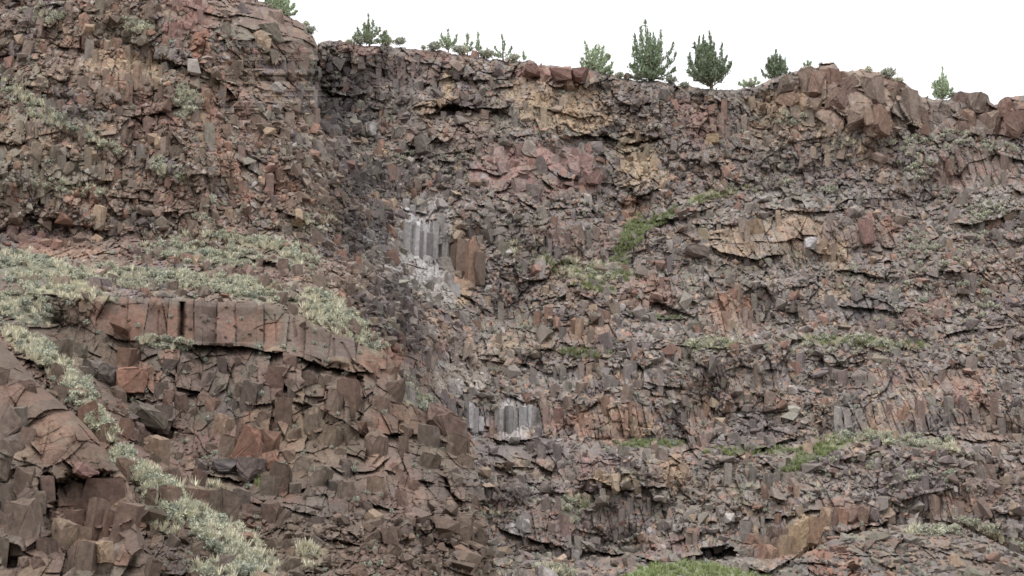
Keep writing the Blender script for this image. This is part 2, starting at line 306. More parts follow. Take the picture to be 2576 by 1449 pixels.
# ------------------------------------------------------------------ ledges and clefts: the rock above a ledge line juts out, below it is undercut
LEDGE = {'A': [
 ([(806,226),(860,240),(930,236)],1.3,20,20),([(826,318),(890,336),(960,328)],1.4,22,20),([(850,420),(920,442),(1000,436)],1.3,22,20),([(870,540),(940,556),(1004,562)],1.2,20,18),([(890,690),(970,712),(1050,716)],1.3,20,20),([(930,780),(1000,806),(1070,800)],1.2,20,18),
 ([(375,138),(440,158),(500,172),(540,192),(580,232),(610,268)],1.1,26,16),([(50,214),(110,234),(190,246)],.8,18,10),([(0,205),(40,214)],.5,14,10),([(620,70),(660,92),(700,96),(740,106)],1.0,30,14),([(300,290),(350,300),(400,350)],.6,16,12),
 ([(720,288),(760,300),(800,304)],.8,20,12),([(560,280),(575,330)],.5,12,12),([(700,250),(790,268)],.5,16,10),([(590,395),(640,430),(700,470)],.6,18,12),([(690,520),(740,545),(770,560)],1.1,18,14),
 ([(250,488),(330,500),(430,510)],.5,14,12),([(60,545),(160,560),(280,582),(300,600)],.9,20,16),([(270,628),(300,600),(305,570)],.7,10,10),([(590,646),(660,655),(730,668),(750,700)],1.4,18,24),([(410,652),(450,660)],.6,12,12),
 ([(860,150),(930,165),(980,180)],.7,16,12),([(1000,150),(1090,160),(1150,172)],.5,14,12),([(1050,292),(1100,286),(1130,262),(1160,270),(1240,272),(1290,262)],1.5,18,30),([(1160,200),(1240,204),(1290,198)],.7,14,14),
 ([(1370,203),(1395,222),(1440,216),(1478,206)],1.0,26,14),([(1310,190),(1360,196)],.8,26,10),([(1320,270),(1400,280),(1460,296),(1520,292)],.6,16,12),([(1400,346),(1480,340),(1540,348),(1580,362),(1640,350)],1.5,22,26),([(1540,255),(1600,264),(1650,258)],.8,14,18),
 ([(1400,432),(1420,448),(1440,450)],1.4,10,18),([(1310,512),(1360,528),(1440,524)],.6,16,12),([(1190,512),(1260,516)],.7,12,12),([(1500,455),(1560,470),(1620,460)],.6,14,12),([(1010,355),(1060,372),(1100,350),(1130,372)],.9,18,18),
 ([(1000,520),(1050,532),(1080,540)],.9,12,14),([(1180,630),(1215,700),(1240,712)],.7,18,14),([(1080,760),(1120,790),(1160,800)],.9,16,14),([(1290,700),(1330,770),(1350,800)],.4,12,12),([(1270,820),(1340,836),(1400,830)],.4,12,12),
 ([(1740,626),(1790,624),(1840,642),(1900,652),(1980,640)],1.3,24,18),([(1780,560),(1860,570)],.4,14,8),([(2010,590),(2060,592)],.5,14,8),([(2090,678),(2160,688),(2240,704)],1.0,18,12),([(1640,560),(1720,546),(1800,520)],.7,14,10),([(1680,590),(1740,570),(1830,556)],.5,12,8),
 ([(1960,300),(2010,290),(2050,300)],.6,22,12),([(2050,255),(2090,268),(2130,300),(2200,300)],.9,30,14),([(2120,305),(2180,322),(2240,330)],.9,30,14),([(2240,290),(2290,310),(2330,330)],1.1,34,16),([(2390,330),(2460,340),(2560,345)],.7,20,12),
 ([(1900,520),(1980,530),(2060,532),(2160,520)],.7,20,12),([(1800,470),(1880,480)],.3,10,8),([(2100,770),(2180,772),(2280,790)],1.0,12,18),([(1580,890),(1700,870),(1840,880)],.6,14,10),([(1400,860),(1500,880)],.6,14,10),
 ([(1220,1098),(1290,1110),(1360,1102),(1420,1112)],.8,12,8),([(1700,1100),(1760,1112),(1800,1112)],.8,14,8),([(1850,1112),(1890,1130),(1940,1122),(1990,1104),(2014,1108)],1.9,26,14),([(2300,1090),(2380,1100),(2480,1108),(2560,1112)],.9,14,10),
 ([(1210,1170),(1280,1180),(1350,1176)],.8,12,14),([(1440,1206),(1500,1208),(1560,1236),(1620,1224),(1700,1228)],1.2,16,16),([(1240,1318),(1290,1342),(1350,1362),(1420,1380),(1520,1392),(1600,1398)],1.5,20,14),
 ([(1590,1392),(1640,1408),(1700,1412),(1750,1398),(1800,1376),(1840,1366)],2.4,30,30),([(1860,1420),(1930,1436),(1985,1412),(2030,1378),(2060,1360)],2.6,34,22),([(2080,1330),(2130,1338),(2180,1324),(2230,1316)],1.6,30,12),
 ([(1880,1300),(1960,1304),(2040,1282),(2080,1286)],1.0,14,12),([(2290,1300),(2360,1310),(2440,1320)],.9,20,10),([(1500,1040),(1560,1024)],.3,8,8),([(1620,960),(1700,980)],.5,10,10),([(2000,900),(2100,915),(2200,905)],.4,12,10)],
 'C': [([(350,862),(400,856),(470,868),(540,870),(600,872),(650,880),(700,886),(750,896),(800,918),(870,934),(930,940),(960,948)],1.5,40,22),([(255,838),(300,850),(350,862)],.7,24,12),([(300,1000),(380,1008),(440,1000),(500,992)],.7,40,14),
  ([(560,1010),(640,1018),(720,1012),(800,1018)],.9,30,16),([(780,1022),(860,1060),(900,1084),(960,1090),(1040,1092),(1110,1086)],1.4,36,16),([(1060,1092),(1120,1108),(1180,1112)],1.2,40,12),([(300,1098),(350,1110),(420,1090)],1.0,20,20),
  ([(490,1188),(560,1200),(600,1208),(640,1196),(700,1206),(760,1230),(800,1222)],1.4,30,20),([(800,1160),(860,1190),(940,1180),(990,1150)],.9,26,16),([(960,1180),(1020,1200),(1100,1220)],.8,24,14),([(900,1262),(960,1276),(1010,1280)],1.0,36,12),
  ([(620,1262),(700,1270),(800,1300),(860,1296)],.8,18,16),([(760,1330),(840,1360),(960,1380)],.7,18,14),([(1010,1300),(1080,1350),(1160,1380)],.8,20,14),([(700,960),(760,1000)],.8,20,14),([(880,900),(960,960)],.8,20,12),([(200,870),(260,900)],.5,20,12),([(160,940),(230,990)],.6,20,12)],
 'D': [([(20,1070),(60,1060),(130,1040),(200,1020)],.25,20,12),([(150,1150),(200,1185),(260,1200),(330,1168)],.8,46,30),([(60,1090),(90,1130),(110,1150)],.5,20,16),([(200,1318),(250,1330),(300,1325),(350,1300)],1.3,50,26),([(100,1200),(150,1215),(205,1230)],.9,24,20),
  ([(195,1380),(240,1402),(290,1412)],.9,30,22),([(30,1380),(90,1400)],.5,20,14),([(0,1150),(40,1170)],.5,24,14),([(190,1060),(230,1100),(262,1130)],.4,18,10),([(110,1440),(160,1440)],.4,20,10)],
 'E': [([(2080,1390),(2200,1400),(2330,1395)],.4,14,10),([(2300,1370),(2420,1400),(2560,1430)],.5,16,10)], 'F': []}
CLEFT = {'A': [([(798,150),(795,190),(788,215)],5,3.0),([(1045,125),(1048,150)],3,.8),([(1352,165),(1354,205)],3,.6),([(1480,172),(1478,210)],3,.6),([(1400,168),(1402,210)],2,.5),([(2056,172),(2054,240)],4,1.0),([(2010,180),(2014,290)],4,.9),([(2112,200),(2140,290)],4,.7),
   ([(2150,185),(2200,250),(2190,300)],4,.9),([(2240,240),(2290,320),(2300,340)],6,1.6),([(2500,262),(2520,300),(2510,340)],5,1.1),([(2400,280),(2420,340)],4,.8),([(2204,240),(2240,280)],4,.8),([(1796,1030),(1798,1100)],4,1.0),([(1040,560),(1046,720)],3,.7),([(1060,590),(1064,720)],3,.7),([(1090,580),(1092,700)],3,.7),([(1130,590),(1128,700)],3,.8),
   ([(540,230),(548,260)],3,.8),([(330,210),(332,240)],2,.6),([(2076,180),(2060,240)],3,.4)],
  'C': [([(457,758),(459,800),(457,850)],6,1.8),([(400,780),(402,860)],2,.3),([(740,800),(744,850)],3,.7),([(690,790),(694,860)],2,.4),([(590,780),(594,850)],2,.4),([(840,850),(842,900)],3,.7),([(884,955),(886,1010),(888,1070)],7,2.0),([(966,1090),(964,1140),(940,1170)],5,1.3),([(1058,1100),(1040,1180)],4,.9),
   ([(964,1200),(966,1275)],3,.7),([(560,900),(600,1000)],4,.7),([(440,880),(450,990)],4,.7),([(760,1040),(830,1170)],4,.7),([(1110,1180),(1160,1290)],5,1.0),([(1020,1290),(1100,1449)],4,.8),([(860,860),(900,940)],4,1.0),([(1060,1180),(1090,1300)],3,.7),([(390,940),(395,1010)],3,.9),([(285,930),(290,1000)],4,.7),([(640,1050),(690,1190)],3,.5)],
  'D': [([(0,960),(60,1060),(80,1110)],4,.35),([(105,1200),(110,1280),(150,1380),(190,1449)],7,1.0),([(150,1090),(220,1190)],3,.25),([(60,1150),(100,1300),(180,1449)],4,.5),([(30,1200),(50,1320)],4,.5),([(290,1130),(240,1060)],4,.4),([(205,1240),(215,1330)],4,.8)], 'E': [], 'F': []}
HOLE = {'A': [(1815,1394,54,16,3.2),(1600,352,50,14,1.2),(1130,275,36,14,1.4)], 'C': [(370,1075,60,22,1.8),(905,1000,14,50,1.2)],
        'D': [(235,1255,112,72,2.6),(120,1260,26,80,1.8),(30,1400,26,34,2.2),(230,1360,80,30,1.2)], 'E': [], 'F': []}

def displacement(L, x, y, X, Z):
    """metres towards the viewer, plus per-block randoms"""
    k = {'A': 1.0, 'C': 1.15, 'D': 1.0, 'E': 1.0, 'F': 0.3}[L]
    big, c1, e1 = blocks(X, Z, 4.2, 1, .8, 100, tilt=1.0, crack=.10, sharp=.05)
    mid, c2, e2 = blocks(X + 0.15 * Z, Z, 1.5, 1, 1.25, 200, tilt=1.3, crack=.22)
    sml, c3, e3 = blocks(X - 0.1 * Z, Z, .66, 1, 1.25, 300, tilt=1.5, crack=.2)
    tny, c4, e4 = blocks(X, Z, .34, 1.0, 1.2, 400, tilt=1.3, crack=.1)
    colm, c5, e5 = blocks(X + .12 * Z, Z, .8, 1, 6.0, 500, warp=.16, tilt=1.0, crack=.35, sharp=.12)
    colf, c6, e6 = blocks(X + .1 * Z, Z, .4, 1, 3.2, 600, warp=.2, tilt=1.0, crack=.2)
    blk, c8, e8 = blocks(X + .15 * Z, Z, 2.5, 1, 1.15, 800, warp=.2, tilt=1.2, crack=.10, sharp=.035)
    turf = turf_mask(x, y)
    if L == 'A':
        col = zone(COLS, x, y, Z); mas = zone(MASS, x, y, Z)
    elif L == 'C':
        rub = sst(60, -60, np.abs(y - (1100 + (x - 420) * .55)) - 30) * sst(640, 520, x)
        mas = np.clip(1.0 - rub, 0, 1) * sst(1340, 1200, y - (1100 - x) * .1) * sst(120, 260, x - (y - 900) * .3); band = sst(880, 860, y - np.clip(x - 600, 0, 900) * .18) * sst(200, 260, x) + 0 * x; col = 0 * x; mas = np.maximum(mas, band)
    elif L == 'D':
        mas = 1.0 + 0 * x; col = 0 * x + 0.05
    else:
        mas = 0 * x; col = 0 * x
    rub = np.clip(1 - mas, 0, 1)
    h = big * 4.2 * (.27 - .07 * mas)
    h += blk * 2.5 * (.42 if L == 'C' else .5) * mas * (1 - .6 * col)
    h += mid * 1.7 * (.38 * rub + .10 * mas) * (1 - .92 * col)
    h += sml * .72 * (.52 * rub + .10 * mas) * (1 - .9 * col)
    h += tny * .34 * (.50 * rub + .08 * mas) * (1 - .8 * col)
    h += col * (colm * .8 * .95 + colf * .4 * .7)
    if L == 'C':
        jt, cj, ej = blocks(X + .10 * Z, Z, 1.7, 1, 9, 720, warp=.07, tilt=.9, crack=.16, sharp=.03)
        h = h * (1 - .9 * band) + band * jt * 1.9 * .55
        j2, ck, ek = blocks(X + .16 * Z, Z, 1.25, 1, 2.1, 740, warp=.10, tilt=1.0, crack=.14, sharp=.035)
        j3, cm, em = blocks(X + .16 * Z, Z, .62, 1, 1.6, 760, warp=.12, tilt=1.1, crack=.12, sharp=.05)
        lo = mas * (1 - band)
        h = h * (1 - .65 * lo) + lo * (j2 * 1.25 * .75 + j3 * .62 * .4)
        c8 = np.where(band > .5, cj, ck)
    if L == 'D':
        bg, c7, e7 = blocks(X - .3 * Z, Z, 2.6, 1, 1.3, 700, warp=.2, tilt=1.6, crack=.05, sharp=.02)
        h = bg * 1.25 + blk * .35 + mid * .12 + sml * .07 + tny * .04
        c1 = c7
    h = h * k * (1 - .75 * turf) + turf * .12 * fbm(X / .5, Z / .4, 88, 3)
    jag = 4.0 * fbm(x / 34.0, y / 34.0, 66, 2) + 3.0 * (h2(np.floor(x / 13.0 + .3 * vnoise(x / 9., y / 9., 5)), np.floor(y / 30.0), 4) - .5)
    for pts, a, up, dn in LEDGE[L]:
        xs = [p[0] for p in pts]
        x0, x1 = min(xs), max(xs)
        if pts[0][0] > pts[-1][0]: pts = pts[::-1]
        sel = (x > x0) & (x < x1)
        if not sel.any(): continue
        xx, yy = x[sel], y[sel]
        q = np.array(pts, float); o = np.argsort(q[:, 0]); q = q[o]
        ln = np.interp(xx, q[:, 0], q[:, 1]) + jag[sel]
        tp = sst(0, .12 * (x1 - x0) + 6, xx - x0) * sst(0, .12 * (x1 - x0) + 6, x1 - xx)
        d = ln - yy
        u = (.35 + .3 * h2(np.floor(xx / 17.0), 0 * xx, 3))
        if L in 'CD': u = u * .45
        h[sel] += a * tp * np.where(d > 0, u * np.exp(-d / up), -(1 - u * .3) * np.exp(d / dn))
    for pts, w, a in CLEFT[L]:
        ys = [p[1] for p in pts]; q = np.array(sorted(pts, key=lambda p: p[1]), float)
        sel = (y > min(ys)) & (y < max(ys))
        xx = np.interp(y[sel], q[:, 1], q[:, 0]) + jag[sel] * .6
        h[sel] -= a * (1 if a > 1.5 else .5) * np.exp(-((x[sel] - xx) / w) ** 2)
    for cx, cy, rx, ry, a in HOLE[L]:
        m = sst(1.1, .75, np.sqrt(((x - cx) / rx) ** 2 + ((y - cy) / ry) ** 2) + (.12 if L == 'D' else .45) * fbm(x / 16.0, y / 12.0, 67, 3))
        h -= a * m
    if L == 'A': c = np.where(col > .5, c5, np.where(mas > .5, c8, c3)); cc = np.where(rub > .5, c4, .6 * c8 + .4 * c3)
    elif L == 'D': c = c1; cc = .3 * c2 + .7 * c1
    elif L == 'C': c = np.where(mas > .5, c8, c3); cc = np.where(mas > .5, .6 * c8 + .4 * c1, c4)
    else: c = c3; cc = c4
    return h, c, cc, turf

# ------------------------------------------------------------------ materials
def mat_rock(name, bump=.5, rough=.92, sc=1.0):
    m = bpy.data.materials.new(name); m.use_nodes = True
    n, l = m.node_tree.nodes, m.node_tree.links
    b = n['Principled BSDF']
    b.inputs['Roughness'].default_value = rough
    b.inputs['Specular IOR Level'].default_value = .18
    at = n.new('ShaderNodeAttribute'); at.attribute_name = 'tone'
    tc = n.new('ShaderNodeTexCoord')
    n1 = n.new('ShaderNodeTexNoise'); n1.inputs['Scale'].default_value = 3.2 * sc; n1.inputs['Detail'].default_value = 8; n1.inputs['Roughness'].default_value = .7
    n2 = n.new('ShaderNodeTexNoise'); n2.inputs['Scale'].default_value = .9 * sc; n2.inputs['Detail'].default_value = 5
    l.new(tc.outputs['Object'], n1.inputs['Vector']); l.new(tc.outputs['Object'], n2.inputs['Vector'])
    r = n.new('ShaderNodeMapRange'); r.inputs[1].default_value = .3; r.inputs[2].default_value = .7; r.inputs[3].default_value = .62; r.inputs[4].default_value = 1.38
    l.new(n1.outputs[0], r.inputs[0])
    mx = n.new('ShaderNodeMix'); mx.data_type = 'RGBA'; mx.blend_type = 'MULTIPLY'; mx.inputs[0].default_value = 1
    l.new(at.outputs['Color'], mx.inputs[6]); l.new(r.outputs[0], mx.inputs[7])
    r2 = n.new('ShaderNodeMapRange'); r2.inputs[1].default_value = .52; r2.inputs[2].default_value = .7; r2.inputs[3].default_value = 0; r2.inputs[4].default_value = .35
    l.new(n2.outputs[0], r2.inputs[0])
    m2 = n.new('ShaderNodeMix'); m2.data_type = 'RGBA'; m2.inputs[7].default_value = (.14, .115, .095, 1)
    l.new(r2.outputs[0], m2.inputs[0]); l.new(mx.outputs[2], m2.inputs[6])
    l.new(m2.outputs[2], b.inputs['Base Color'])
    bp = n.new('ShaderNodeBump'); bp.inputs['Strength'].default_value = bump; bp.inputs['Distance'].default_value = .12
    l.new(n1.outputs[0], bp.inputs['Height']); l.new(bp.outputs[0], b.inputs['Normal'])
    return m
def mat_leaf(name, rgb, var=.35, trans=.15):
    m = bpy.data.materials.new(name); m.use_nodes = True
    n, l = m.node_tree.nodes, m.node_tree.links
    b = n['Principled BSDF']; b.inputs['Roughness'].default_value = .8; b.inputs['Specular IOR Level'].default_value = .2
    tc = n.new('ShaderNodeTexCoord'); oi = n.new('ShaderNodeObjectInfo')
    nz = n.new('ShaderNodeTexNoise'); nz.inputs['Scale'].default_value = 3.5; nz.inputs['Detail'].default_value = 3
    l.new(tc.outputs['Object'], nz.inputs['Vector'])
    ad = n.new('ShaderNodeMath'); ad.operation = 'ADD'
    mu = n.new('ShaderNodeMath'); mu.operation = 'MULTIPLY'; mu.inputs[1].default_value = .5
    l.new(oi.outputs['Random'], mu.inputs[0]); l.new(mu.outputs[0], ad.inputs[0]); l.new(nz.outputs[0], ad.inputs[1])
    cr = n.new('ShaderNodeValToRGB')
    e = cr.color_ramp.elements
    e[0].position = .35; e[0].color = (*[c * (1 - var) for c in rgb], 1)
    e[1].position = 1.05 if False else 1.0; e[1].color = (*[min(1, c * (1 + var)) for c in rgb], 1)
    l.new(ad.outputs[0], cr.inputs[0]); l.new(cr.outputs[0], b.inputs['Base Color'])
    return m
def mat_plain(name, rgb, rough=.9):
    m = bpy.data.materials.new(name); m.use_nodes = True
    n, l = m.node_tree.nodes, m.node_tree.links
    b = n['Principled BSDF']; b.inputs['Roughness'].default_value = rough; b.inputs['Specular IOR Level'].default_value = .15
    nz = n.new('ShaderNodeTexNoise'); nz.inputs['Scale'].default_value = 6; nz.inputs['Detail'].default_value = 5
    cr = n.new('ShaderNodeValToRGB'); e = cr.color_ramp.elements
    e[0].position = .3; e[0].color = (*[c * .6 for c in rgb], 1); e[1].position = .7; e[1].color = (*[c * 1.4 for c in rgb], 1)
    l.new(nz.outputs[0], cr.inputs[0]); l.new(cr.outputs[0], b.inputs['Base Color'])
    return m
M_ROCK = mat_rock('basalt')
M_STONE = mat_rock('loose_stone', bump=.35, sc=1.6)
M_SAGE = mat_leaf('sage_leaves', (.48, .485, .38), .3)
M_SAGE2 = mat_leaf('dull_sage_leaves', (.33, .35, .285), .3)
M_SAGE3 = mat_leaf('yellowing_sage_leaves', (.46, .455, .34), .3)
M_STRAW = mat_leaf('dry_grass', (.66, .63, .49), .2)
M_GREEN = mat_leaf('green_grass', (.26, .30, .14), .3)
M_JUN = mat_leaf('juniper_scales', (.235, .295, .19), .35)
M_JUNP = mat_leaf('pale_juniper_scales', (.34, .41, .27), .32)
M_BARK = mat_plain('bark', (.16, .12, .09))
M_DEAD = mat_plain('dead_wood', (.24, .21, .20))
M_DIRT = mat_plain('dry_earth', (.14, .11, .085))

def mesh_np(name, V, F, mat, tone=None, smooth=False):
    """V (n,3), F (m,k) with k = 3 or 4; tone per vertex"""
    me = bpy.data.meshes.new(name)
    V = np.ascontiguousarray(V, np.float32); F = np.ascontiguousarray(F, np.int32)
    m, k = F.shape
    me.vertices.add(len(V)); me.vertices.foreach_set('co', V.ravel())
    me.loops.add(m * k); me.loops.foreach_set('vertex_index', F.ravel())
    me.polygons.add(m); me.polygons.foreach_set('loop_start', np.arange(0, m * k, k, dtype=np.int32))
    me.update(calc_edges=True)
    me.polygons.foreach_set('use_smooth', np.full(m, smooth, dtype=bool))
    if tone is not None:
        a = me.attributes.new('tone', 'FLOAT_COLOR', 'POINT')
        t = np.ones((len(V), 4), np.float32); t[:, :3] = tone
        a.data.foreach_set('color', t.ravel())
    mats = mat if isinstance(mat, (list, tuple)) else [mat]
    for x in mats: me.materials.append(x)
    return me
def link(name, me, parent=None, loc=None):
    o = bpy.data.objects.new(name, me); C.objects.link(o)
    if parent: o.parent = parent
    if loc is not None: o.location = loc
    return o
def tag(o, label=None, cat=None, group=None, kind=None):
    if label: o['label'] = label
    if cat: o['category'] = cat
    if group: o['group'] = group
    if kind: o['kind'] = kind
    return o

# ------------------------------------------------------------------ the rock masses
GRID = {}
def rock_mass(L, name, topf, x0, x1, y0, y1, step, back, label=None):
    def axis(a, b, lo, hi):
        mid = np.arange(max(a, lo), min(b, hi) + .1, step)
        pre = np.arange(a, mid[0], step * 5) if a < mid[0] else np.array([])
        post = np.arange(mid[-1] + step * 5, b, step * 5) if b > mid[-1] else np.array([])
        return np.concatenate([pre, mid, post])
    gx = axis(x0, x1, -30, 2606); gy = axis(y0, y1, -30, 1470)
    gx = np.unique(gx); gy = np.unique(gy)
    top = topf(gx)
    if L in 'ACE':
        bl = np.floor(gx / 19.0 + .5 * vnoise(gx / 31.0, 0 * gx, 3))
        amp = np.where((L == 'A') & (gx > 1990), 2.0, 6.0)
        top = top + amp * (h2(bl, 0 * bl, 9) - .5) + 2.2 * fbm(gx / 9.0, 0 * gx, 4, 3)
    PX, PY = np.meshgrid(gx, gy)
    if L == 'C':
        wob = 30 * (h2(np.floor(PY / 34.0), 0 * PY, 12) - .5) + 22 * (h2(np.floor(PY / 13.0 + .3), 0 * PY, 14) - .5) + 10 * fbm(PY / 60.0, 0 * PY, 15, 3)
        PX = PX + wob * sst(900, 1170, PX) * sst(1080, 1140, PY)
    PYc = np.maximum(PY, top[None, :])
    clamped = PY <= top[None, :]
    Yb = base_Y(L, PX, PYc)
    X, _, Z = pos(PX, PYc, Yb)
    h, c, cc, turf = displacement(L, PX, PYc, X, Z)
    Y = Yb - h
    rnd = np.clip(1 - (PYc - top[None, :]) / 14.0, 0, 1) ** 2
    Y = Y + 1.2 * rnd
    col = colour(L, PX, PYc, X, Z, c, cc)
    col = turf_colour(PX, PYc, X, Z, col)
    X, _, Z = pos(PX, PYc, Y)
    ny, nx = PX.shape
    idx = np.arange(ny * nx).reshape(ny, nx)
    F = np.stack([idx[1:, :-1], idx[1:, 1:], idx[:-1, 1:], idx[:-1, :-1]], -1).reshape(-1, 4)
    allc = (clamped[1:, :-1] & clamped[1:, 1:] & clamped[:-1, 1:] & clamped[:-1, :-1]).ravel()
    F = F[~allc]
    V = np.stack([X, Y, Z], -1).reshape(-1, 3); T = col.reshape(-1, 3)
    # the ground behind the edge, running back level from it
    top_i = idx[0, :]
    prev = top_i; n0 = len(V)
    for q, (dy, dz) in enumerate(back):
        nv = V[top_i].copy(); nv[:, 0] += nv[:, 0] / nv[:, 1] * dy; nv[:, 1] += dy; nv[:, 2] += dz
        cur = np.arange(n0, n0 + nx); n0 += nx
        V = np.concatenate([V, nv]); T = np.concatenate([T, T[top_i] * 0 + PAL['olive']])
        F = np.concatenate([F, np.stack([prev[:-1], prev[1:], cur[1:], cur[:-1]], -1)])
        prev = cur
    used = np.unique(F); remap = np.zeros(len(V), np.int64); remap[used] = np.arange(len(used))
    me = mesh_np(name, V[used], remap[F], M_ROCK, T[used])
    o = link(name, me); tag(o, kind='structure')
    if label: o['label'] = label
    GRID[L] = (gx, gy, Y, top, turf)
    return o
STEP = 2.0
rock_mass('A', 'cliff', rim_a, -330, 2900, -260, 1690, STEP, [(2, -.1), (6, -.3), (25, -.5), (120, -2), (600, -10)])
rock_mass('C', 'cliff_promontory', top_c, -330, 1320, 690, 1690, STEP, [(2, -.3), (7, -1.2)])
rock_mass('D', 'cliff_outcrop', top_d, -330, 470, 800, 1690, STEP, [(2, -.5), (9, -3)])
rock_mass('E', 'talus_hill', top_e, 1880, 2900, 1310, 1690, STEP, [(2, -.4), (8, -2.5)])
rock_mass('F', 'grassy_bank', top_f, 1380, 2150, 1405, 1690, STEP, [(2, -.3), (6, -1.5)])
order = [('D', top_d, -330, 470), ('E', top_e, 1880, 2900), ('C', top_c, -330, 1320), ('F', top_f, 1380, 2150), ('A', rim_a, -330, 2900)]
def surf(px, py):
    """which rock mass is in front at a sheet position, and its distance"""
    px = np.asarray(px, float); py = np.asarray(py, float)
    Yo = np.zeros(px.shape); Lo = np.full(px.shape, '-'); To = np.zeros(px.shape)
    for L, tf, a, b in order:
        gx, gy, Y, top, turf = GRID[L]
        inside = (Lo == '-') & (px > a) & (px < b) & (py > np.interp(px, gx, top) + 1)
        ii = np.clip(np.searchsorted(gx, px), 0, len(gx) - 1); jj = np.clip(np.searchsorted(gy, py), 0, len(gy) - 1)
        Yo = np.where(inside, Y[jj, ii], Yo); To = np.where(inside, turf[jj, ii], To); Lo = np.where(inside, L, Lo)
    return Yo, Lo, To

# the valley floor the viewer stands on
def ground_sheet():
    n = 60
    xs = np.concatenate([-np.geomspace(4000, 60, 20), np.linspace(-50, 50, 21), np.geomspace(60, 4000, 20)])
    ys = np.concatenate([np.linspace(-4000, -200, 12), np.linspace(-150, 170, 65)])
    GX, GY = np.meshgrid(xs, ys)
    GZ = .25 * fbm(GX / 30.0, GY / 30.0, 7, 4) - .2 + 0 * GX
    GZ[(np.hypot(GX, GY) < 8)] = 0
    ny, nx = GX.shape; idx = np.arange(ny * nx).reshape(ny, nx)
    F = np.stack([idx[:-1, :-1], idx[:-1, 1:], idx[1:, 1:], idx[1:, :-1]], -1).reshape(-1, 4)
    me = mesh_np('ground', np.stack([GX, GY, GZ], -1).reshape(-1, 3), F, M_DIRT)
    tag(link('ground', me), kind='structure')
ground_sheet()

# ------------------------------------------------------------------ loose rock
def hull(seed, n=13, flat=.7):
    r = random.Random(seed); bm = bmesh.new()
    for i in range(n):
        v = Vector((r.uniform(-1, 1), r.uniform(-1, 1), r.uniform(-1, 1)))
        m = max(abs(v.x), abs(v.y), abs(v.z)); v = v / m * r.uniform(.75, 1.0)
        bm.verts.new((v.x * .5, v.y * .5 * r.uniform(.8, 1), v.z * .5 * flat))
    g = bmesh.ops.convex_hull(bm, input=bm.verts)
    bmesh.ops.delete(bm, geom=[e for e in g['geom_interior'] if isinstance(e, bmesh.types.BMVert)], context='VERTS')
    bmesh.ops.triangulate(bm, faces=bm.faces)
    bmesh.ops.recalc_face_normals(bm, faces=bm.faces)
    bm.verts.index_update()
    V = np.array([v.co[:] for v in bm.verts]); F = np.array([[v.index for v in f.verts] for f in bm.faces])
    bm.free(); return V, F
HULLS = [hull(900 + i, n=random.choice([10, 12, 14, 17]), flat=random.choice([.45, .6, .8, 1.0])) for i in range(26)]
def rotm(a, b, c):
    ca, sa, cb, sb, cc, sc = np.cos(a), np.sin(a), np.cos(b), np.sin(b), np.cos(c), np.sin(c)
    z = np.zeros_like(ca); o = np.ones_like(ca)
    Rz = np.stack([np.stack([ca, -sa, z], -1), np.stack([sa, ca, z], -1), np.stack([z, z, o], -1)], -2)
    Ry = np.stack([np.stack([cb, z, sb], -1), np.stack([z, o, z], -1), np.stack([-sb, z, cb], -1)], -2)
    Rx = np.stack([np.stack([o, z, z], -1), np.stack([z, cc, -sc], -1), np.stack([z, sc, cc], -1)], -2)
    return Rz @ Ry @ Rx
def scatter_pts(n, accept):
    px = rng.uniform(-20, 2596, n); py = rng.uniform(-10, 1468, n)
    Y, L, T = surf(px, py)
    k = (L != '-') & (rng.random(n) < accept(px, py, L, T))
    return px[k], py[k], Y[k], L[k], T[k]
def rock_accept(px, py, L, T):
    mas = zone(MASS, px, py, 0); col = zone(COLS, px, py, 0)
    a = np.where(L == 'A', 1 - .93 * np.maximum(mas, col), 1.0)
    rc = np.clip(sst(60, -60, np.abs(py - (1100 + (px - 420) * .55)) - 30) * sst(640, 520, px) + sst(1180, 1300, py - (1100 - px) * .1), .05, 1)
    a = np.where(L == 'C', rc * .8, a); a = np.where(L == 'D', .0, a); a = np.where(L == 'F', .02, a)
    return a * (1 - .8 * T)
# angular joint blocks and columns standing out of the bedrock
def boxy(seed, cuts=8, wob=.16):
    r = random.Random(seed); bm = bmesh.new()
    for i in range(8):
        c = Vector(((i & 1) - .5, (i >> 1 & 1) - .5, (i >> 2 & 1) - .5))
        bm.verts.new(c + Vector([r.uniform(-wob, wob) for _ in range(3)]))
    def rehull():
        g = bmesh.ops.convex_hull(bm, input=bm.verts)
        bad = [e for e in g['geom_interior'] + g['geom_unused'] if isinstance(e, bmesh.types.BMVert)]
        bmesh.ops.delete(bm, geom=list(set(bad)), context='VERTS')
    rehull()
    for k in range(cuts):
        n = Vector((r.gauss(0, 1), r.gauss(0, .8) - .3, r.gauss(0, .9))).normalized()
        reach = max(v.co.dot(n) for v in bm.verts)
        bmesh.ops.bisect_plane(bm, geom=bm.verts[:] + bm.edges[:] + bm.faces[:], plane_co=n * reach * r.uniform(.6, .88), plane_no=n, clear_outer=True)
        bmesh.ops.delete(bm, geom=bm.faces[:], context='FACES_ONLY')
        bmesh.ops.delete(bm, geom=bm.edges[:], context='EDGES_FACES') if False else None
        pts = [v.co.copy() for v in bm.verts]; bm.free(); bm = bmesh.new()
        for p in pts: bm.verts.new(p)
        rehull()
    bmesh.ops.remove_doubles(bm, verts=bm.verts, dist=.01)
    bmesh.ops.triangulate(bm, faces=bm.faces); bmesh.ops.recalc_face_normals(bm, faces=bm.faces)
    bm.verts.index_update()
    V = np.array([v.co[:] for v in bm.verts]); F = np.array([[v.index for v in f.verts] for f in bm.faces])
    bm.free(); V = V / np.ptp(V, axis=0) ; return V, F
BOX = [boxy(300 + i, cuts=random.Random(i).choice([5, 7, 9])) for i in range(30)] + [boxy(400 + i, cuts=2, wob=.06) for i in range(10)]
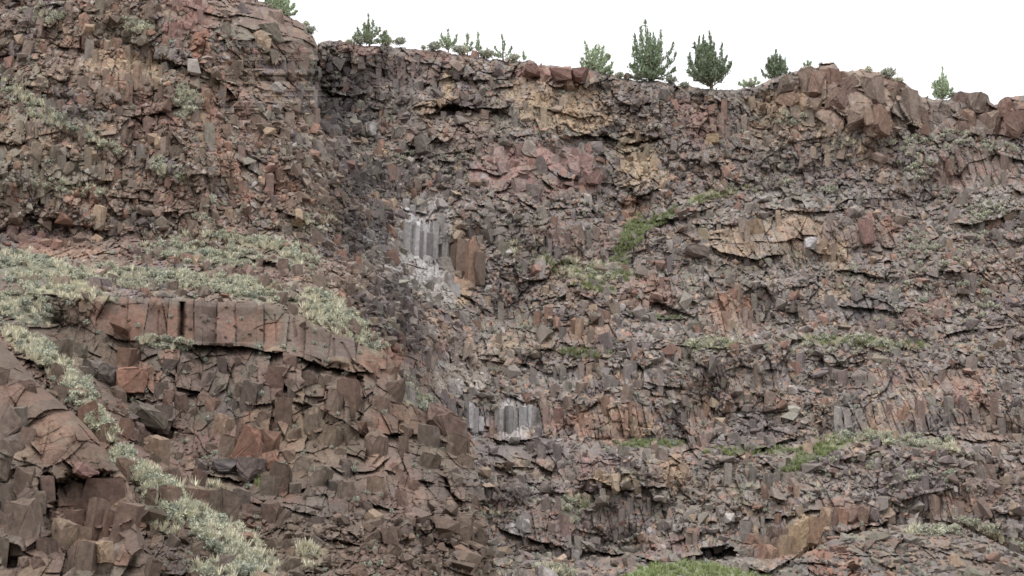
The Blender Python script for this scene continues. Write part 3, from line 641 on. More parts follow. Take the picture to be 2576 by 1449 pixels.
def roughen(V, F, seed, lev=2, amp=.03):
    r = random.Random(seed); bm = bmesh.new()
    vs = [bm.verts.new(v) for v in V]
    for f in F: bm.faces.new([vs[i] for i in f])
    for q in range(lev):
        a = amp / (1.5 ** q)
        old = set(bm.verts)
        bmesh.ops.subdivide_edges(bm, edges=bm.edges[:], cuts=1, use_grid_fill=True)
        bm.normal_update()
        for v in bm.verts:
            if v not in old: v.co += v.normal * r.uniform(-a, a * .7)
    bmesh.ops.triangulate(bm, faces=bm.faces); bm.verts.index_update()
    V = np.array([v.co[:] for v in bm.verts]); F = np.array([[v.index for v in f.verts] for f in bm.faces]); bm.free()
    return V, F
BOXR = [roughen(V, F, 600 + i) for i, (V, F) in enumerate(BOX)]
BL = []      # px, py, Y, L, sx, sy, sz, rotz, roll, pitch, tone or None
def add_blocks(n, fn, w, hgt, d, rz=.7, tilt=.3, push=.0, spacing=.6, lean=0.0):
    a, b, Yb, Lb, Tb = scatter_pts(n, fn)
    pts = []
    cell = {}
    for i in range(len(a)):
        k_ = rng.uniform(.55, 1.25); ww = w * k_; m = FOC / Yb[i]
        sp = ww * m * spacing; key = (int(a[i] // 40), int(b[i] // 40)); ok = True
        for gx in (-1, 0, 1):
            for gy in (-1, 0, 1):
                for (u, v, q) in cell.get((key[0] + gx, key[1] + gy), ()):
                    if abs(u - a[i]) < (sp + q) * .5 and abs(v - b[i]) < (sp + q) * .5 * hgt / w: ok = False
        if not ok or b[i] - hgt * k_ * m * .62 < np.interp(a[i], GRID[Lb[i]][0], GRID[Lb[i]][3]): continue
        cell.setdefault(key, []).append((a[i], b[i], sp))
        BL.append((a[i], b[i], Yb[i] + (.24 - push) * d, Lb[i], ww, d * rng.uniform(.7, 1.1), hgt * k_ * rng.uniform(.7, 1.3), rng.uniform(-rz, rz), rng.uniform(-tilt, tilt) + lean, rng.uniform(-tilt, tilt * .6), None))
mz = lambda x, y: zone(MASS, x, y, 0)
cz = lambda x, y: zone(COLS, x, y, 0)
def c_rub(px, py): return np.clip(sst(60, -60, np.abs(py - (1100 + (px - 420) * .55)) - 30) * sst(640, 520, px) + sst(1180, 1320, py - (1100 - px) * .1), 0, 1)
add_blocks(1700, lambda x, y, L, T: (L == 'C') * (1 - c_rub(x, y)) * (1 - T) * (y - np.clip(x - 600, 0, 900) * .18 > 885), 1.15, 2.3, 1.3, rz=.6, tilt=.12, push=-.04, spacing=.55, lean=.08)
add_blocks(1500, lambda x, y, L, T: (L == 'C') * (x > 1120) * (y > 1100), .9, 1.5, 1.1, tilt=.2)
add_blocks(1400, lambda x, y, L, T: (L == 'C') * (1 - T) * (.25 + .75 * c_rub(x, y)), .8, 1.0, .9, rz=.8, tilt=.35)
add_blocks(1300, lambda x, y, L, T: (L == 'D') * ((y > 1190) | (x < 70) | (y < 1040)) * .9, 1.0, 2.1, 1.1, rz=.7, tilt=.16, push=-.02, lean=.1, spacing=.5)
add_blocks(2500, lambda x, y, L, T: (L == 'A') * mz(x, y) * (1 - T) * (x > 1900) * (y < 400) * (y > 192 + np.abs(x - 2100) * .12), 1.3, 1.8, 1.4, rz=.7, push=.0, tilt=.15)
add_blocks(2500, lambda x, y, L, T: (L == 'A') * mz(x, y) * (1 - T) * (x < 1900) * (y > 30), 1.5, 1.9, 1.5)
add_blocks(9000, lambda x, y, L, T: (L == 'A') * (1 - mz(x, y)) * (1 - cz(x, y)) * (1 - T) * sst(-.6, .3, fbm(x / 90.0, y / 50.0, 44, 3)) * (.5 + .5 * (x < edge_b(y) + 200)), .8, 1.45, .9, rz=.8, tilt=.25, push=-.06, spacing=.62)
add_blocks(2600, lambda x, y, L, T: (L == 'A') * cz(x, y) * (1 - T) * (np.hypot((x - 1078) / 80, (y - 625) / 120) > 1) * (np.hypot((x - 1300) / 70, (y - 1060) / 60) > 1), .55, 2.6, .8, rz=.8, tilt=.05, push=-.2, spacing=.5)
add_blocks(1600, lambda x, y, L, T: (L == 'A') * np.exp(-((x - edge_b(y) - 40) / 90.0) ** 2) * (y > 150) * (y < 900), 1.25, 1.7, 1.3, rz=.8, tilt=.35, push=.05)
add_blocks(500, lambda x, y, L, T: (L == 'E') * (1 - T), 1.0, .9, 1.0, rz=.8, tilt=.4)
def hand(px, py, w, hgt, d, push, rz=0, roll=0, pitch=0, tone='brown'):
    Yq, Lq, _ = surf(np.array([float(px)]), np.array([float(py)])); q = Yq[0]; m = q / FOC
    BL.append((px, py, q - push, Lq[0], w * m, d, hgt * m, rz, roll, pitch, tone))
hand(262, 1258, 150, 120, 2.4, -.2, .2, .05, .1, 'brown'); hand(210, 1395, 50, 70, 1.1, .4, .4, .1, 0, 'rust'); hand(255, 1392, 60, 64, 1.3, .7, -.5, -.1, .1, 'tan')
hand(120, 1235, 34, 76, .8, .6, .4, -.1, 0, 'brown'); hand(212, 1186, 60, 34, 1.2, .8, .7, .3, .1, 'pink'); hand(60, 1330, 90, 160, 1.6, .2, -.4, -.25, 0, 'umber'); hand(15, 1080, 60, 110, 1.4, .2, .4, .3, 0, 'warm')
hand(330, 958, 84, 70, 2.4, 1.0, .15, .05, .05, 'rust'); hand(240, 945, 84, 66, 2.2, .5, -.3, .1, 0, 'taupe'); hand(380, 1052, 90, 60, 2.0, .4, .5, .35, 0, 'loam'); hand(570, 1176, 80, 44, 2.2, 1.0, .3, 0, 0, 'grey'); hand(640, 1180, 60, 62, 2.2, .9, -.5, .1, 0, 'purple')
hand(680, 1165, 44, 60, 1.8, .8, .3, -.2, 0, 'rust'); hand(1120, 1070, 110, 84, 2.6, .8, .3, .5, 0, 'brown'); 
for q_, (x_, y_, w_, h_, t_) in enumerate([(2032,214,42,84,'tan'),(2062,206,36,70,'brown'),(2092,200,46,70,'russet'),(2050,276,54,60,'tan'),(2108,256,44,60,'warm'),(2146,226,48,76,'brown'),(2196,228,46,80,'tan'),(2246,244,48,78,'brown'),(2288,272,42,82,'warm'),(2160,292,48,64,'tan'),
    (2210,304,42,74,'brown'),(2256,316,32,60,'warm'),(1986,214,48,40,'tan'),(1992,258,68,40,'warm'),(2414,262,44,46,'brown'),(2456,262,46,50,'russet'),(2532,272,46,56,'brown'),(2436,308,44,58,'russet'),(2492,312,44,62,'brown'),(2556,312,40,62,'warm'),(2316,300,34,70,'brown'),(2376,286,36,40,'taupe')]):
    hand(x_, y_, w_ * rng.uniform(.95, 1.2), h_ * rng.uniform(.95, 1.2), 2.4, rng.uniform(-.7, -.1), (-1) ** q_ * rng.uniform(.2, .7), rng.uniform(-.1, .25), rng.uniform(-.2, .1), ('warm', 'russet', t_)[q_ % 3])
hand(2042, 612, 32, 34, 1.4, 1.0, .1, 0, 0, 'white'); hand(2182, 578, 36, 72, 1.4, .9, .3, .05, 0, 'pink'); hand(935, 326, 26, 34, 1.4, 1.0, .3, .1, 0, 'pale'); hand(1490, 448, 44, 40, 2.0, 1.0, -.3, .2, 0, 'pink'); hand(1790, 350, 36, 28, 1.2, .8, 0, 0, 0, 'gold')
hand(1750, 630, 60, 34, 1.8, 1.4, .3, .2, 0, 'purple'); hand(1322, 1322, 26, 34, 1.2, 1.0, .2, 0, 0, 'pale'); 
for q_, (x_, y_, w_, h_, t_) in enumerate([(1876,1392,20,50,'brown'),(1894,1396,24,56,'orange'),(1914,1400,22,60,'rust'),(1934,1402,26,64,'orange'),(1956,1392,24,70,'brown'),(1976,1384,26,72,'tan'),(1998,1366,30,86,'gold'),(2022,1344,36,92,'gold'),(2046,1336,24,70,'orange'),
    (2078,1306,26,60,'tan'),(2096,1302,30,62,'brown'),(2120,1302,32,60,'orange'),(2146,1296,34,58,'brown'),(2172,1296,30,50,'brown'),(2196,1298,26,40,'purple'),(1900,1356,30,30,'rust'),(1950,1344,30,34,'brown')]):
    hand(x_, y_, w_ * 1.25, h_, 1.5, .35, (-1) ** q_ * .4, .22, 0, t_)
hand(1340, 178, 46, 34, 2.2, .9, .2, 0, 0, 'red'); hand(1412, 190, 60, 36, 2.2, .8, -.1, 0, 0, 'red'); hand(1456, 190, 44, 36, 2.2, .7, .2, 0, 0, 'pink'); hand(620, 1130, 70, 120, 1.8, .3, .3, .3, 0, 'rust')
for q_, (x_, y_, w_, h_, t_) in enumerate([(1016,590,11,70,'tan'),(1028,622,15,150,'white'),(1042,640,13,160,'white'),(1054,640,11,130,'purple'),(1065,636,13,150,'white'),(1078,648,12,130,'grey'),(1090,630,14,150,'pale'),(1103,628,13,140,'grey'),(1116,622,13,130,'pale'),(1127,640,11,120,'white'),
    (1036,560,16,40,'white'),(1112,560,18,50,'pale'),(1146,670,20,120,'umber'),(1165,664,24,130,'warm'),(1187,672,24,120,'orange'),(1206,676,18,90,'umber'),(1130,712,14,50,'pale'),(1145,735,14,40,'white'),
    (1254,1060,11,60,'pale'),(1266,1062,11,80,'white'),(1279,1066,12,84,'grey'),(1292,1068,12,84,'pale'),(1305,1066,11,84,'grey'),(1317,1062,11,84,'white'),(1330,1060,12,80,'white'),(1343,1056,11,60,'pale'),(1180,1046,11,70,'white'),(1192,1060,12,60,'pale'),(1205,1066,12,40,'white')]):
    hand(x_, y_, w_ * 1.25, h_, .9, rng.uniform(.15, .4), (-1) ** q_ * .5, .03, 0, t_)
def build_blocks():
    A = np.array([[b[0], b[1], b[2], b[4], b[5], b[6], b[7], b[8], b[9]] for b in BL]); L = np.array([b[3] for b in BL])
    n = len(A); X, _, Z = pos(A[:, 0], A[:, 1], A[:, 2]); P = np.stack([X, A[:, 2], Z], -1)
    tone = np.zeros((n, 3)) + PAL['brown']
    for l in 'ACDEF':
        k = L == l
        if k.any(): tone[k] = colour(l, A[k, 0], A[k, 1], X[k], Z[k])
    for i, b in enumerate(BL):
        if b[10]: tone[i] = tone[i] * .3 + PAL[b[10]] * .7 * rng.uniform(.9, 1.1)
    Rm = rotm(A[:, 6], A[:, 7], A[:, 8]); kind = rng.integers(0, 30, n); S = A[:, 3:6]
    kind = np.where(S[:, 2] > 2.2 * S[:, 0], rng.integers(30, 40, n), kind)
    near = S[:, 0] * FOC / A[:, 2] > 24
    for name, sel, BX in (('cliff_blocks', near, BOXR), ('cliff_chips', ~near, BOX)):
        Vs, Fs, Ts, off = [], [], [], 0
        for k in range(len(BX)):
            s = np.where((kind == k) & sel)[0]
            if not len(s): continue
            V, F = BX[k]
            W = np.einsum('nij,nkj->nki', Rm[s], V[None] * S[s][:, None, :]) + P[s][:, None, :]
            Vs.append(W.reshape(-1, 3)); Fs.append((F[None] + (off + np.arange(len(s)) * len(V))[:, None, None]).reshape(-1, 3)); off += W.shape[0] * W.shape[1]
            Ts.append((tone[s][:, None, :] * rng.uniform(.86, 1.14, (len(s), len(V)))[:, :, None]).reshape(-1, 3))
        tag(link(name, mesh_np(name, np.concatenate(Vs), np.concatenate(Fs), M_ROCK, np.concatenate(Ts))), kind='structure')
    print('blocks', n)
build_blocks()
px, py, Yr, Lr, Tr = scatter_pts(27000, rock_accept)
_g = rng.uniform(0, 1, 9000); _y = 260 + _g * 620; _x = edge_b(_y) + rng.normal(0, 60, 9000) - 10
_Y, _L, _T = surf(_x, _y); _k = _L == 'A'
px, py, Yr, Lr, Tr = [np.concatenate(t) for t in ((px, _x[_k]), (py, _y[_k]), (Yr, _Y[_k]), (Lr, _L[_k]), (Tr, _T[_k]))]
N = len(px)
size = np.clip(.26 * (1 - rng.random(N)) ** -.44, .2, 1.5)
size = np.where(rng.random(N) < .5, size, size * .7) * np.where((px < edge_b(py)) & (Lr == 'A'), .85, 1)
Xr, _, Zr = pos(px, py, Yr - size * .22)
P = np.stack([Xr, Yr - size * .22, Zr], -1)
tone = np.zeros((N, 3))
for L in 'ACDEF':
    s = Lr == L
    if s.any(): tone[s] = colour(L, px[s], py[s], Xr[s], Zr[s]) * rng.uniform(.85, 1.2, s.sum())[:, None]
Rm = rotm(rng.uniform(0, 6.28, N), rng.uniform(-.5, .5, N), rng.uniform(-.9, .5, N))
kind = rng.integers(0, len(HULLS), N)
stretch = np.stack([rng.uniform(.7, 1.3, N), rng.uniform(.7, 1.2, N), rng.uniform(.7, 1.5, N)], -1) * size[:, None]
vis = (px > 0) & (px < 2576) & (py > 0) & (py < 1449)
rank = np.argsort(-(size / Yr) * vis)
single = np.zeros(N, bool); single[rank[:240]] = True
Vs, Fs, Ts, off = [], [], [], 0
for k in range(len(HULLS)):
    s = np.where((kind == k) & ~single)[0]
    V, F = HULLS[k]
    W = np.einsum('nij,nkj->nki', Rm[s], V[None] * stretch[s][:, None, :]) + P[s][:, None, :]
    Vs.append(W.reshape(-1, 3)); Fs.append((F[None] + (off + np.arange(len(s)) * len(V))[:, None, None]).reshape(-1, 3)); off += W.shape[0] * W.shape[1]
    Ts.append(np.repeat(tone[s], len(V), axis=0))
tag(link('talus_rubble', mesh_np('talus_rubble', np.concatenate(Vs), np.concatenate(Fs), M_STONE, np.concatenate(Ts))), kind='stuff')
def where_is(x, y, L):
    if L == 'C': return 'in rubble on the reddish promontory at lower left' if y < 1250 else 'on the rubble at the foot of the reddish promontory'
    if L == 'E': return 'on the low talus hill in the lower right corner'
    if L == 'D': return 'on the nearest outcrop at the lower left'
    if L == 'F': return 'on the green bank at the bottom edge'
    if x < edge_b(y): return 'on the brown buttress at the upper left' if y < 560 else 'on the brushy bench above the promontory'
    if y < 330: return 'just below the rim trees of the far wall' if x < 1900 else 'below the blocky crag on the right rim'
    if y < 700: return 'on the upper far wall left of the green gully' if x < 1600 else 'on the upper right slope, right of the green gully'
    if y < 1100: return 'on the middle slope of the far wall' if x < 1800 else 'on the middle slope at the right side'
    return 'on the lower slope left of the overhang' if x < 1750 else 'on the lower slope above the overhang at right'
for i in np.where(single)[0]:
    V, F = HULLS[kind[i]]
    W = (Rm[i] @ (V * stretch[i]).T).T
    o = link('boulder', mesh_np('boulder', W, F, M_STONE, np.repeat(tone[i][None], len(V), axis=0)), loc=P[i])
    w = where_is(px[i], py[i], Lr[i])
    tag(o, 'angular basalt boulder ' + w, 'boulder', 'boulders ' + w)

# ------------------------------------------------------------------ shrubs
def shrub_mesh(seed, n, r=.5, h=.55, leaf=.085):
    q = np.random.default_rng(seed)
    lumps = q.normal(0, .15, (7, 3)) * [r, r, .35 * h] + [0, 0, h * .5]
    c = lumps[q.integers(0, 7, n)] + q.normal(0, .17, (n, 3)) * [r * 1.2, r * 1.2, h]
    c[:, 2] = np.abs(c[:, 2])
    d = q.normal(0, 1, (n, 3)); d[:, 2] = np.abs(d[:, 2]) + .5; d /= np.linalg.norm(d, axis=1)[:, None]
    sd = np.cross(d, q.normal(0, 1, (n, 3))); sd /= np.linalg.norm(sd, axis=1)[:, None]
    L = leaf * q.uniform(.8, 1.9, n)[:, None]
    V = np.stack([c - sd * L * .4, c + sd * L * .4, c + d * L * 1.3], 1).reshape(-1, 3)
    F = np.arange(3 * n).reshape(n, 3)
    # a few stems
    sv, sf = [], []
    for k in range(6):
        a = q.uniform(0, 6.28); e = np.array([math.cos(a) * r * .5, math.sin(a) * r * .5, h * .6]); b0 = len(V) + len(sv)
        s = np.array([-math.sin(a), math.cos(a), 0]) * .02
        sv += [-s, s, e + s * .5, e - s * .5]; sf += [[b0, b0 + 1, b0 + 2], [b0, b0 + 2, b0 + 3]]
    return np.concatenate([V, sv]), np.concatenate([F, sf]), n
PROTO = []
for i in range(10):
    V, F, n = shrub_mesh(50 + i, 620, leaf=.068)
    me = mesh_np('sagebrush', V, F, [(M_SAGE, M_SAGE, M_SAGE, M_SAGE, M_SAGE2, M_SAGE2, M_SAGE3, M_SAGE3, M_SAGE, M_SAGE2)[i], M_BARK])
    me.polygons.foreach_set('material_index', np.array([0] * n + [1] * (len(F) - n), np.int32))
    PROTO.append(me)
# where brush grows: x, y, rx, ry, turn, number
BRUSH = [(90,690,120,44,12,24),(60,760,90,50,12,16),(330,700,170,26,4,26),(520,640,150,26,6,22),(620,606,110,12,8,10),(560,720,170,24,5,26),(640,745,110,10,8,8),(750,650,50,34,20,9),(830,780,70,40,25,22),(900,830,60,28,30,14),(950,862,30,18,40,4),
  (420,866,64,12,8,10),(110,890,80,30,35,16),(200,980,50,36,50,12),(250,1060,50,26,50,10),(310,1160,44,30,48,10),(390,1225,70,36,42,18),(480,1290,90,44,38,24),(580,1370,110,50,34,28),(560,1440,100,20,0,9),(1060,1010,40,16,35,6),(1028,975,14,28,-20,4),
  (350,66,46,18,12,6),(110,40,60,26,10,5),(470,258,26,34,-35,5),(80,270,90,22,30,7),(240,352,70,18,26,5),(420,430,50,20,30,6),(180,475,100,16,14,6),(800,560,60,30,0,5),(520,530,60,30,0,4),
  (2430,360,140,24,6,18),(2310,420,60,40,40,9),(2480,540,50,26,0,8),(2380,620,120,60,0,12),(2270,360,60,16,0,4),(2230,700,160,40,0,5),(2290,1108,120,16,6,14),(2130,1104,50,12,0,5),(2500,1345,90,12,24,10),(2350,1338,70,8,0,5),
  (1030,400,40,14,0,3),(960,108,60,8,0,5),(1190,132,60,6,6,5),(2180,862,140,12,3,10),(2100,880,200,14,0,8),(1780,868,80,10,0,4),(2400,760,120,50,0,8),(2000,470,120,30,0,5),(1500,690,100,16,4,5),(2250,1180,160,30,6,7),(1980,300,60,20,0,3),(1440,1280,40,20,30,4),(1400,1436,60,10,8,4),(700,20,40,14,30,2)]
def brush_place(x, y):
    if x < 760 and y < 540: return 'on the upper left buttress'
    if y > 840 and x < 1250 and not (x < 700 and y > 930) and not x < 260: return 'on a ledge of the reddish promontory'
    if x < 1250 and y > 930 or (x < 260 and y > 840): return 'on the slanting strip between the near outcrop and the promontory'
    if x < 1250 and y > 560: return 'on the bench above the reddish promontory'
    if y < 330 and x < 1700: return 'along the rim beside the junipers'
    if x > 1900 and y < 760: return 'on the slope under the right rim crag'
    if x > 1900 and y > 1300: return 'along the crest of the low hill at lower right'
    if x > 1900: return 'on the grassy shelf at the right'
    return 'in the middle of the far wall'
tot = 0; extra = []
for bx, by, rx, ry, t, n in BRUSH:
    for j in range(int(n * 3.1)):
        a = rng.uniform(0, 6.283); r_ = math.sqrt(rng.random()); u, v = r_ * math.cos(a) * rx, r_ * math.sin(a) * ry
        ct, st = math.cos(R(t)), math.sin(R(t))
        x, y = bx + u * ct - v * st, by + u * st + v * ct
        if x < -10 or x > 2590 or y > 1460: continue
        Y, L, T = surf(np.array([x]), np.array([y]))
        if L[0] == '-': continue
        s = rng.uniform(.6, 1.4) * (1.0 if L[0] != 'A' or Y[0] < 200 else 1.05)
        extra.append((s if j < n * .8 else s * .8, x, y, Y[0], L[0]))
extra.sort(key=lambda e: -e[0] / e[3] * (1 if 0 < e[1] < 2576 and 0 < e[2] < 1449 else .1))
for k, (s, x, y, Y, L) in enumerate(extra[:290]):
    X, Yy, Z = pos(x, y, Y - .15)
    o = link('sagebrush', PROTO[rng.integers(0, 10)], loc=(X, Yy, Z - .18 * s))
    o.scale = (s * rng.uniform(.85, 1.3), s, s * rng.uniform(.7, 1.1)); o.rotation_euler.z = rng.uniform(0, 6.28)
    w = brush_place(x, y)
    tag(o, 'grey-green sagebrush clump ' + w, 'shrub', 'sagebrush ' + w)
SV = [shrub_mesh(70 + i, 120, leaf=.11) for i in range(6)]
def merged(name, items, mats, protos, kind='stuff'):
    Vs, Fs, off = [], [], 0
    for s, x, y, Y, L in items:
        V, F, n = protos[rng.integers(0, len(protos))]
        X, Yy, Z = pos(x, y, Y - .1)
        a = rng.uniform(0, 6.28); c_, s_ = math.cos(a), math.sin(a)
        W = V @ np.array([[c_, s_, 0], [-s_, c_, 0], [0, 0, 1]]) * s + [X, Yy, Z - .1 * s]
        Vs.append(W); Fs.append(F + off); off += len(V)
    tag(link(name, mesh_np(name, np.concatenate(Vs), np.concatenate(Fs), mats)), kind=kind)
# sparse low brush all over the slopes
def acc(px, py, L, T): return np.where(L == 'D', 0, .25 + .75 * T) * (1 - .8 * zone(MASS, px, py, 0))
bx_, by_, bY, bL, bT = scatter_pts(5200, acc)
low = [(rng.uniform(.3, .7), bx_[i], by_[i], bY[i], 'A') for i in range(len(bx_))]
merged('low_brush', low, [M_SAGE2], SV)
merged('sagebrush_thicket', extra[290:], [M_SAGE], [shrub_mesh(170 + i, 230, leaf=.09) for i in range(6)])
# grass
def tuft(seed, n=26, h=.58):
    q = np.random.default_rng(seed); V = []
    for k in range(n):
        a = q.uniform(0, 6.28); d = np.array([math.cos(a), math.sin(a), 0]); r0 = q.uniform(0, .12); l = h * q.uniform(.6, 1.2)
        b = d * r0; t = d * (r0 + l * q.uniform(.2, .9)) + [0, 0, l]; s = np.array([-d[1], d[0], 0]) * .045
        V += [b - s, b + s, t]
    V = np.array(V); return V, np.arange(len(V)).reshape(-1, 3), n
TF = [tuft(i) for i in range(8)]
def acc_s(px, py, L, T):
    nz = np.zeros(px.shape)
    m = np.zeros(px.shape)
    for p in TURF:
        if p[5] in ('straw', 'sage', 'grass'): m = np.maximum(m, patch_mask(p, px, py, nz) * (1 if p[5] == 'straw' else .5))
    return m
def acc_g(px, py, L, T):
    m = np.where(L == 'F', .9, 0.0)
    for p in TURF:
        if p[5] in ('green', 'lime', 'grass'): m = np.maximum(m, patch_mask(p, px, py, np.zeros(px.shape)) * (1 if p[5] != 'grass' else .5))
    return m
gx_, gy_, gY, gL, gT = scatter_pts(30000, acc_s)
merged('dry_bunchgrass', [(rng.uniform(.6, 1.3), gx_[i], gy_[i], gY[i], 'A') for i in range(len(gx_))], [M_STRAW], TF)
gx_, gy_, gY, gL, gT = scatter_pts(70000, acc_g)
merged('green_grass', [(rng.uniform(.5, .9), gx_[i], gy_[i], gY[i], 'A') for i in range(len(gx_))], [M_GREEN], TF)

# ------------------------------------------------------------------ trees on the rim
def tube(pts, rad, k=6):
    pts = [np.array(p, float) for p in pts]; V, F = [], []
    for i, p in enumerate(pts):
        d = pts[min(i + 1, len(pts) - 1)] - pts[max(i - 1, 0)]; d /= np.linalg.norm(d) + 1e-9
        a = np.cross(d, [0.3, 1, .1]); a /= np.linalg.norm(a); b = np.cross(d, a)
        for j in range(k):
            t = j * 6.28318 / k; V.append(p + (a * math.cos(t) + b * math.sin(t)) * rad[i])
    for i in range(len(pts) - 1):
        for j in range(k):
            F.append([i * k + j, i * k + (j + 1) % k, (i + 1) * k + (j + 1) % k, (i + 1) * k + j])
    return V, F
def juniper(name, bx, by, tips, label, leaf_mat, low=.03, width=1.0, dens=1.0, dY=1.5, group=None, cat='tree', lean=0):
    """tips: tops of the foliage plumes on the sheet; the first is the leader"""
    gx, gy, Yg, top, _ = GRID['A']
    Y0 = float(Yg[np.searchsorted(gy, np.interp(bx, gx, top) + 8), np.searchsorted(gx, bx)]) + dY
    base = np.array(pos(bx, by, Y0))
    q = np.random.default_rng(int(bx * 7 + by))
    tp = np.array(pos(tips[0][0], tips[0][1], Y0)); H = tp[2] - base[2]
    tips = [tips[0]] + [(a + q.uniform(-4, 4), b + q.uniform(-6, 5)) for a, b in tips[1:]]
    V, F = tube([base - [0, 0, .6], base + (tp - base) * .35, base + (tp - base) * .7, tp - (tp - base) * .04], [.035 * H, .026 * H, .014 * H, .01], 7)
    LV, off = [], 0
    for i, (tx, ty) in enumerate(tips):
        e = np.array(pos(tx, ty, Y0 + (0 if i == 0 else q.uniform(-.32, .32) * H)))
        t0 = low if i == 0 else max(low, min(.8, (e[2] - base[2]) / H * q.uniform(.05, .5)))
        s = base + (tp - base) * t0
        hd = e - s; mid = s + hd * [.95, .95, .28] if i else s + hd * .5
        ax = np.array([(1 - t) ** 2 * s + 2 * t * (1 - t) * mid + t * t * e for t in np.linspace(0, 1, 12)])
        if i: 
            v, f = tube([ax[0], ax[4], ax[8]], [.012 * H, .009 * H, .004 * H], 5)
            F += [[a + len(V) for a in r] for r in f]; V += v
        ln = np.linalg.norm(hd); n = int(50 * dens * (ln / 1.2) ** .9) + 20
        t = q.beta(2.0, 1.2, n) if i else q.uniform(.15, 1, n)
        k = np.minimum((t * 11).astype(int), 10); fr = (t * 11 - k)[:, None]
        c = ax[k] * (1 - fr) + ax[np.minimum(k + 1, 11)] * fr
        rad = (q.uniform(.7, 1.5) * np.clip(1.02 - t, 0, 1) ** .75 * (.115 if i else .10) * (H * .45 + .4) * width + .05)[:, None]
        c = c + q.normal(0, .5, (n, 3)) * rad * [1, 1, .8]
        d = q.normal(0, .55, (n, 3)) + [0, 0, 1.0] + (c - ax[k]) * 1.2; d /= np.linalg.norm(d, axis=1)[:, None]
        sd = np.cross(d, q.normal(0, 1, (n, 3))); sd /= np.linalg.norm(sd, axis=1)[:, None]
        l = q.uniform(.14, .42, n)[:, None]
        LV.append(np.stack([c - sd * l * .28, c + sd * l * .28, c + d * l], 1).reshape(-1, 3))
    LV = np.concatenate(LV)
    root = bpy.data.objects.new(name, None); C.objects.link(root); root.location = base
    tag(root, label, cat, group)
    me = mesh_np('trunk', np.array(V) - base, np.array(F), M_BARK, smooth=True); link('trunk', me, root)
    me = mesh_np('crown', LV - base, np.arange(len(LV)).reshape(-1, 3), leaf_mat); link('crown', me, root)
    return root
def fill(x0, x1, ytop, ybot, n, seed, shape=1.0):
    """plume tips inside a rough crown outline, wider towards the foot"""
    q = random.Random(seed); out = []
    cx = (x0 + x1) / 2; hw = (x1 - x0) / 2
    for i in range(int(n * .62)):
        t = q.random() ** .8
        w = hw * min(1, (.25 + t) ** shape)
        out.append((cx + q.uniform(-1, 1) * w, ytop + (ybot - ytop) * t))
    return out
G = 'junipers along the canyon rim'
juniper('juniper_tree', 700, 46, [(704,-34),(652,14),(744,30),(668,26),(724,34),(708,20),(690,-20),(716,-22),(676,-8),(730,0),(664,-2),(722,16),(738,14),(682,8),(700,-4)] + fill(655,738,-20,26,14,1), 'leafy juniper cut by the top edge above the left buttress', M_JUNP, dY=1, group=G, dens=1.5)
juniper('juniper_tree', 930, 116, [(926,36),(922,52),(938,58),(916,66),(944,66),(900,70),(968,76),(892,80),(958,70),(974,96),(890,96),(904,90)] + fill(888,972,60,104,20,2), 'pale bushy juniper with one tall leader, left end of the rim row', M_JUNP, group=G, dens=.8)
juniper('juniper_tree', 1128, 128, [(1127,76),(1110,86),(1150,88),(1104,104),(1144,100),(1132,96),(1118,98)] + fill(1104,1152,96,118,10,3), 'small pale juniper with three upright tips on the rim', M_JUNP, group=G, width=.8, dens=.8)
juniper('juniper_tree', 1176, 134, [(1176,84),(1166,108),(1184,104),(1170,118),(1188,120)], 'thin young juniper with a split pointed top left of the slim spire', M_JUNP, group=G, width=.6, dens=.8)
juniper('juniper_tree', 1204, 138, [(1203,86),(1200,108),(1212,118),(1196,122)], 'slim bare spire of a young juniper on the rim', M_JUNP, group=G, width=.35, dens=.7)
juniper('juniper_tree', 1266, 152, [(1263,88),(1284,118),(1270,112),(1248,122),(1290,136),(1240,136),(1230,124),(1302,140),(1256,138)], 'spindly juniper with one raised arm to its right', M_JUNP, group=G, width=.42, dens=.6)
juniper('juniper_tree', 1318, 158, [(1317,130),(1314,142),(1321,146)], 'tiny juniper seedling alone at the rim left of the red blocks', M_JUNP, group=G, width=.3, dens=.5)
juniper('juniper_tree', 1500, 188, [(1470,106),(1478,128),(1496,118),(1505,112),(1514,124),(1462,150),(1530,142),(1540,160),(1486,134),(1545,178),(1458,156),(1524,132)] + fill(1462,1542,120,178,30,5,.5), 'wide pale juniper with a tall left tip beside the dark tree', M_JUNP, group=G, dens=.8)
juniper('juniper_tree', 1640, 206, [(1622,52),(1614,66),(1632,70),(1600,86),(1660,78),(1645,84),(1594,96),(1664,108),(1588,124),(1690,116),(1700,130),(1582,156),(1696,170),(1688,190),(1580,186),(1610,96),(1680,148)] + fill(1590,1672,78,196,60,6,.6), 'tallest dark ragged juniper standing on the rim', M_JUN, group=G, dens=.85)
juniper('juniper_tree', 1790, 224, [(1785,82),(1760,92),(1773,92),(1748,108),(1800,104),(1812,112),(1736,130),(1828,142),(1842,152),(1734,150),(1816,150),(1728,180),(1836,160),(1770,100),(1792,100)] + fill(1738,1822,104,192,66,7,.35), 'dense rounded green juniper with many upright tips', M_JUN, group=G, dens=1.0)
juniper('juniper_tree', 1950, 202, [(1952,124),(1944,138),(1960,140),(1936,150),(1970,152),(1924,168),(1980,170),(1988,180),(1918,178)] + fill(1920,1984,140,192,30,8,.7), 'cone-shaped juniper left of the blocky rim crag', M_JUN, group=G, dens=.8)
juniper('juniper_tree', 2370, 252, [(2371,172),(2362,192),(2380,196),(2354,200),(2386,208),(2394,222),(2348,214),(2398,234),(2346,232)] + fill(2350,2394,196,240,20,9,.6), 'small open juniper in the dip right of the crag', M_JUNP, group=G, dens=.8)
juniper('juniper_tree', 1872, 224, [(1871,200),(1862,208),(1880,210)], 'low sprig of juniper right of the rounded tree', M_JUNP, group=G, width=.5, dens=.6)
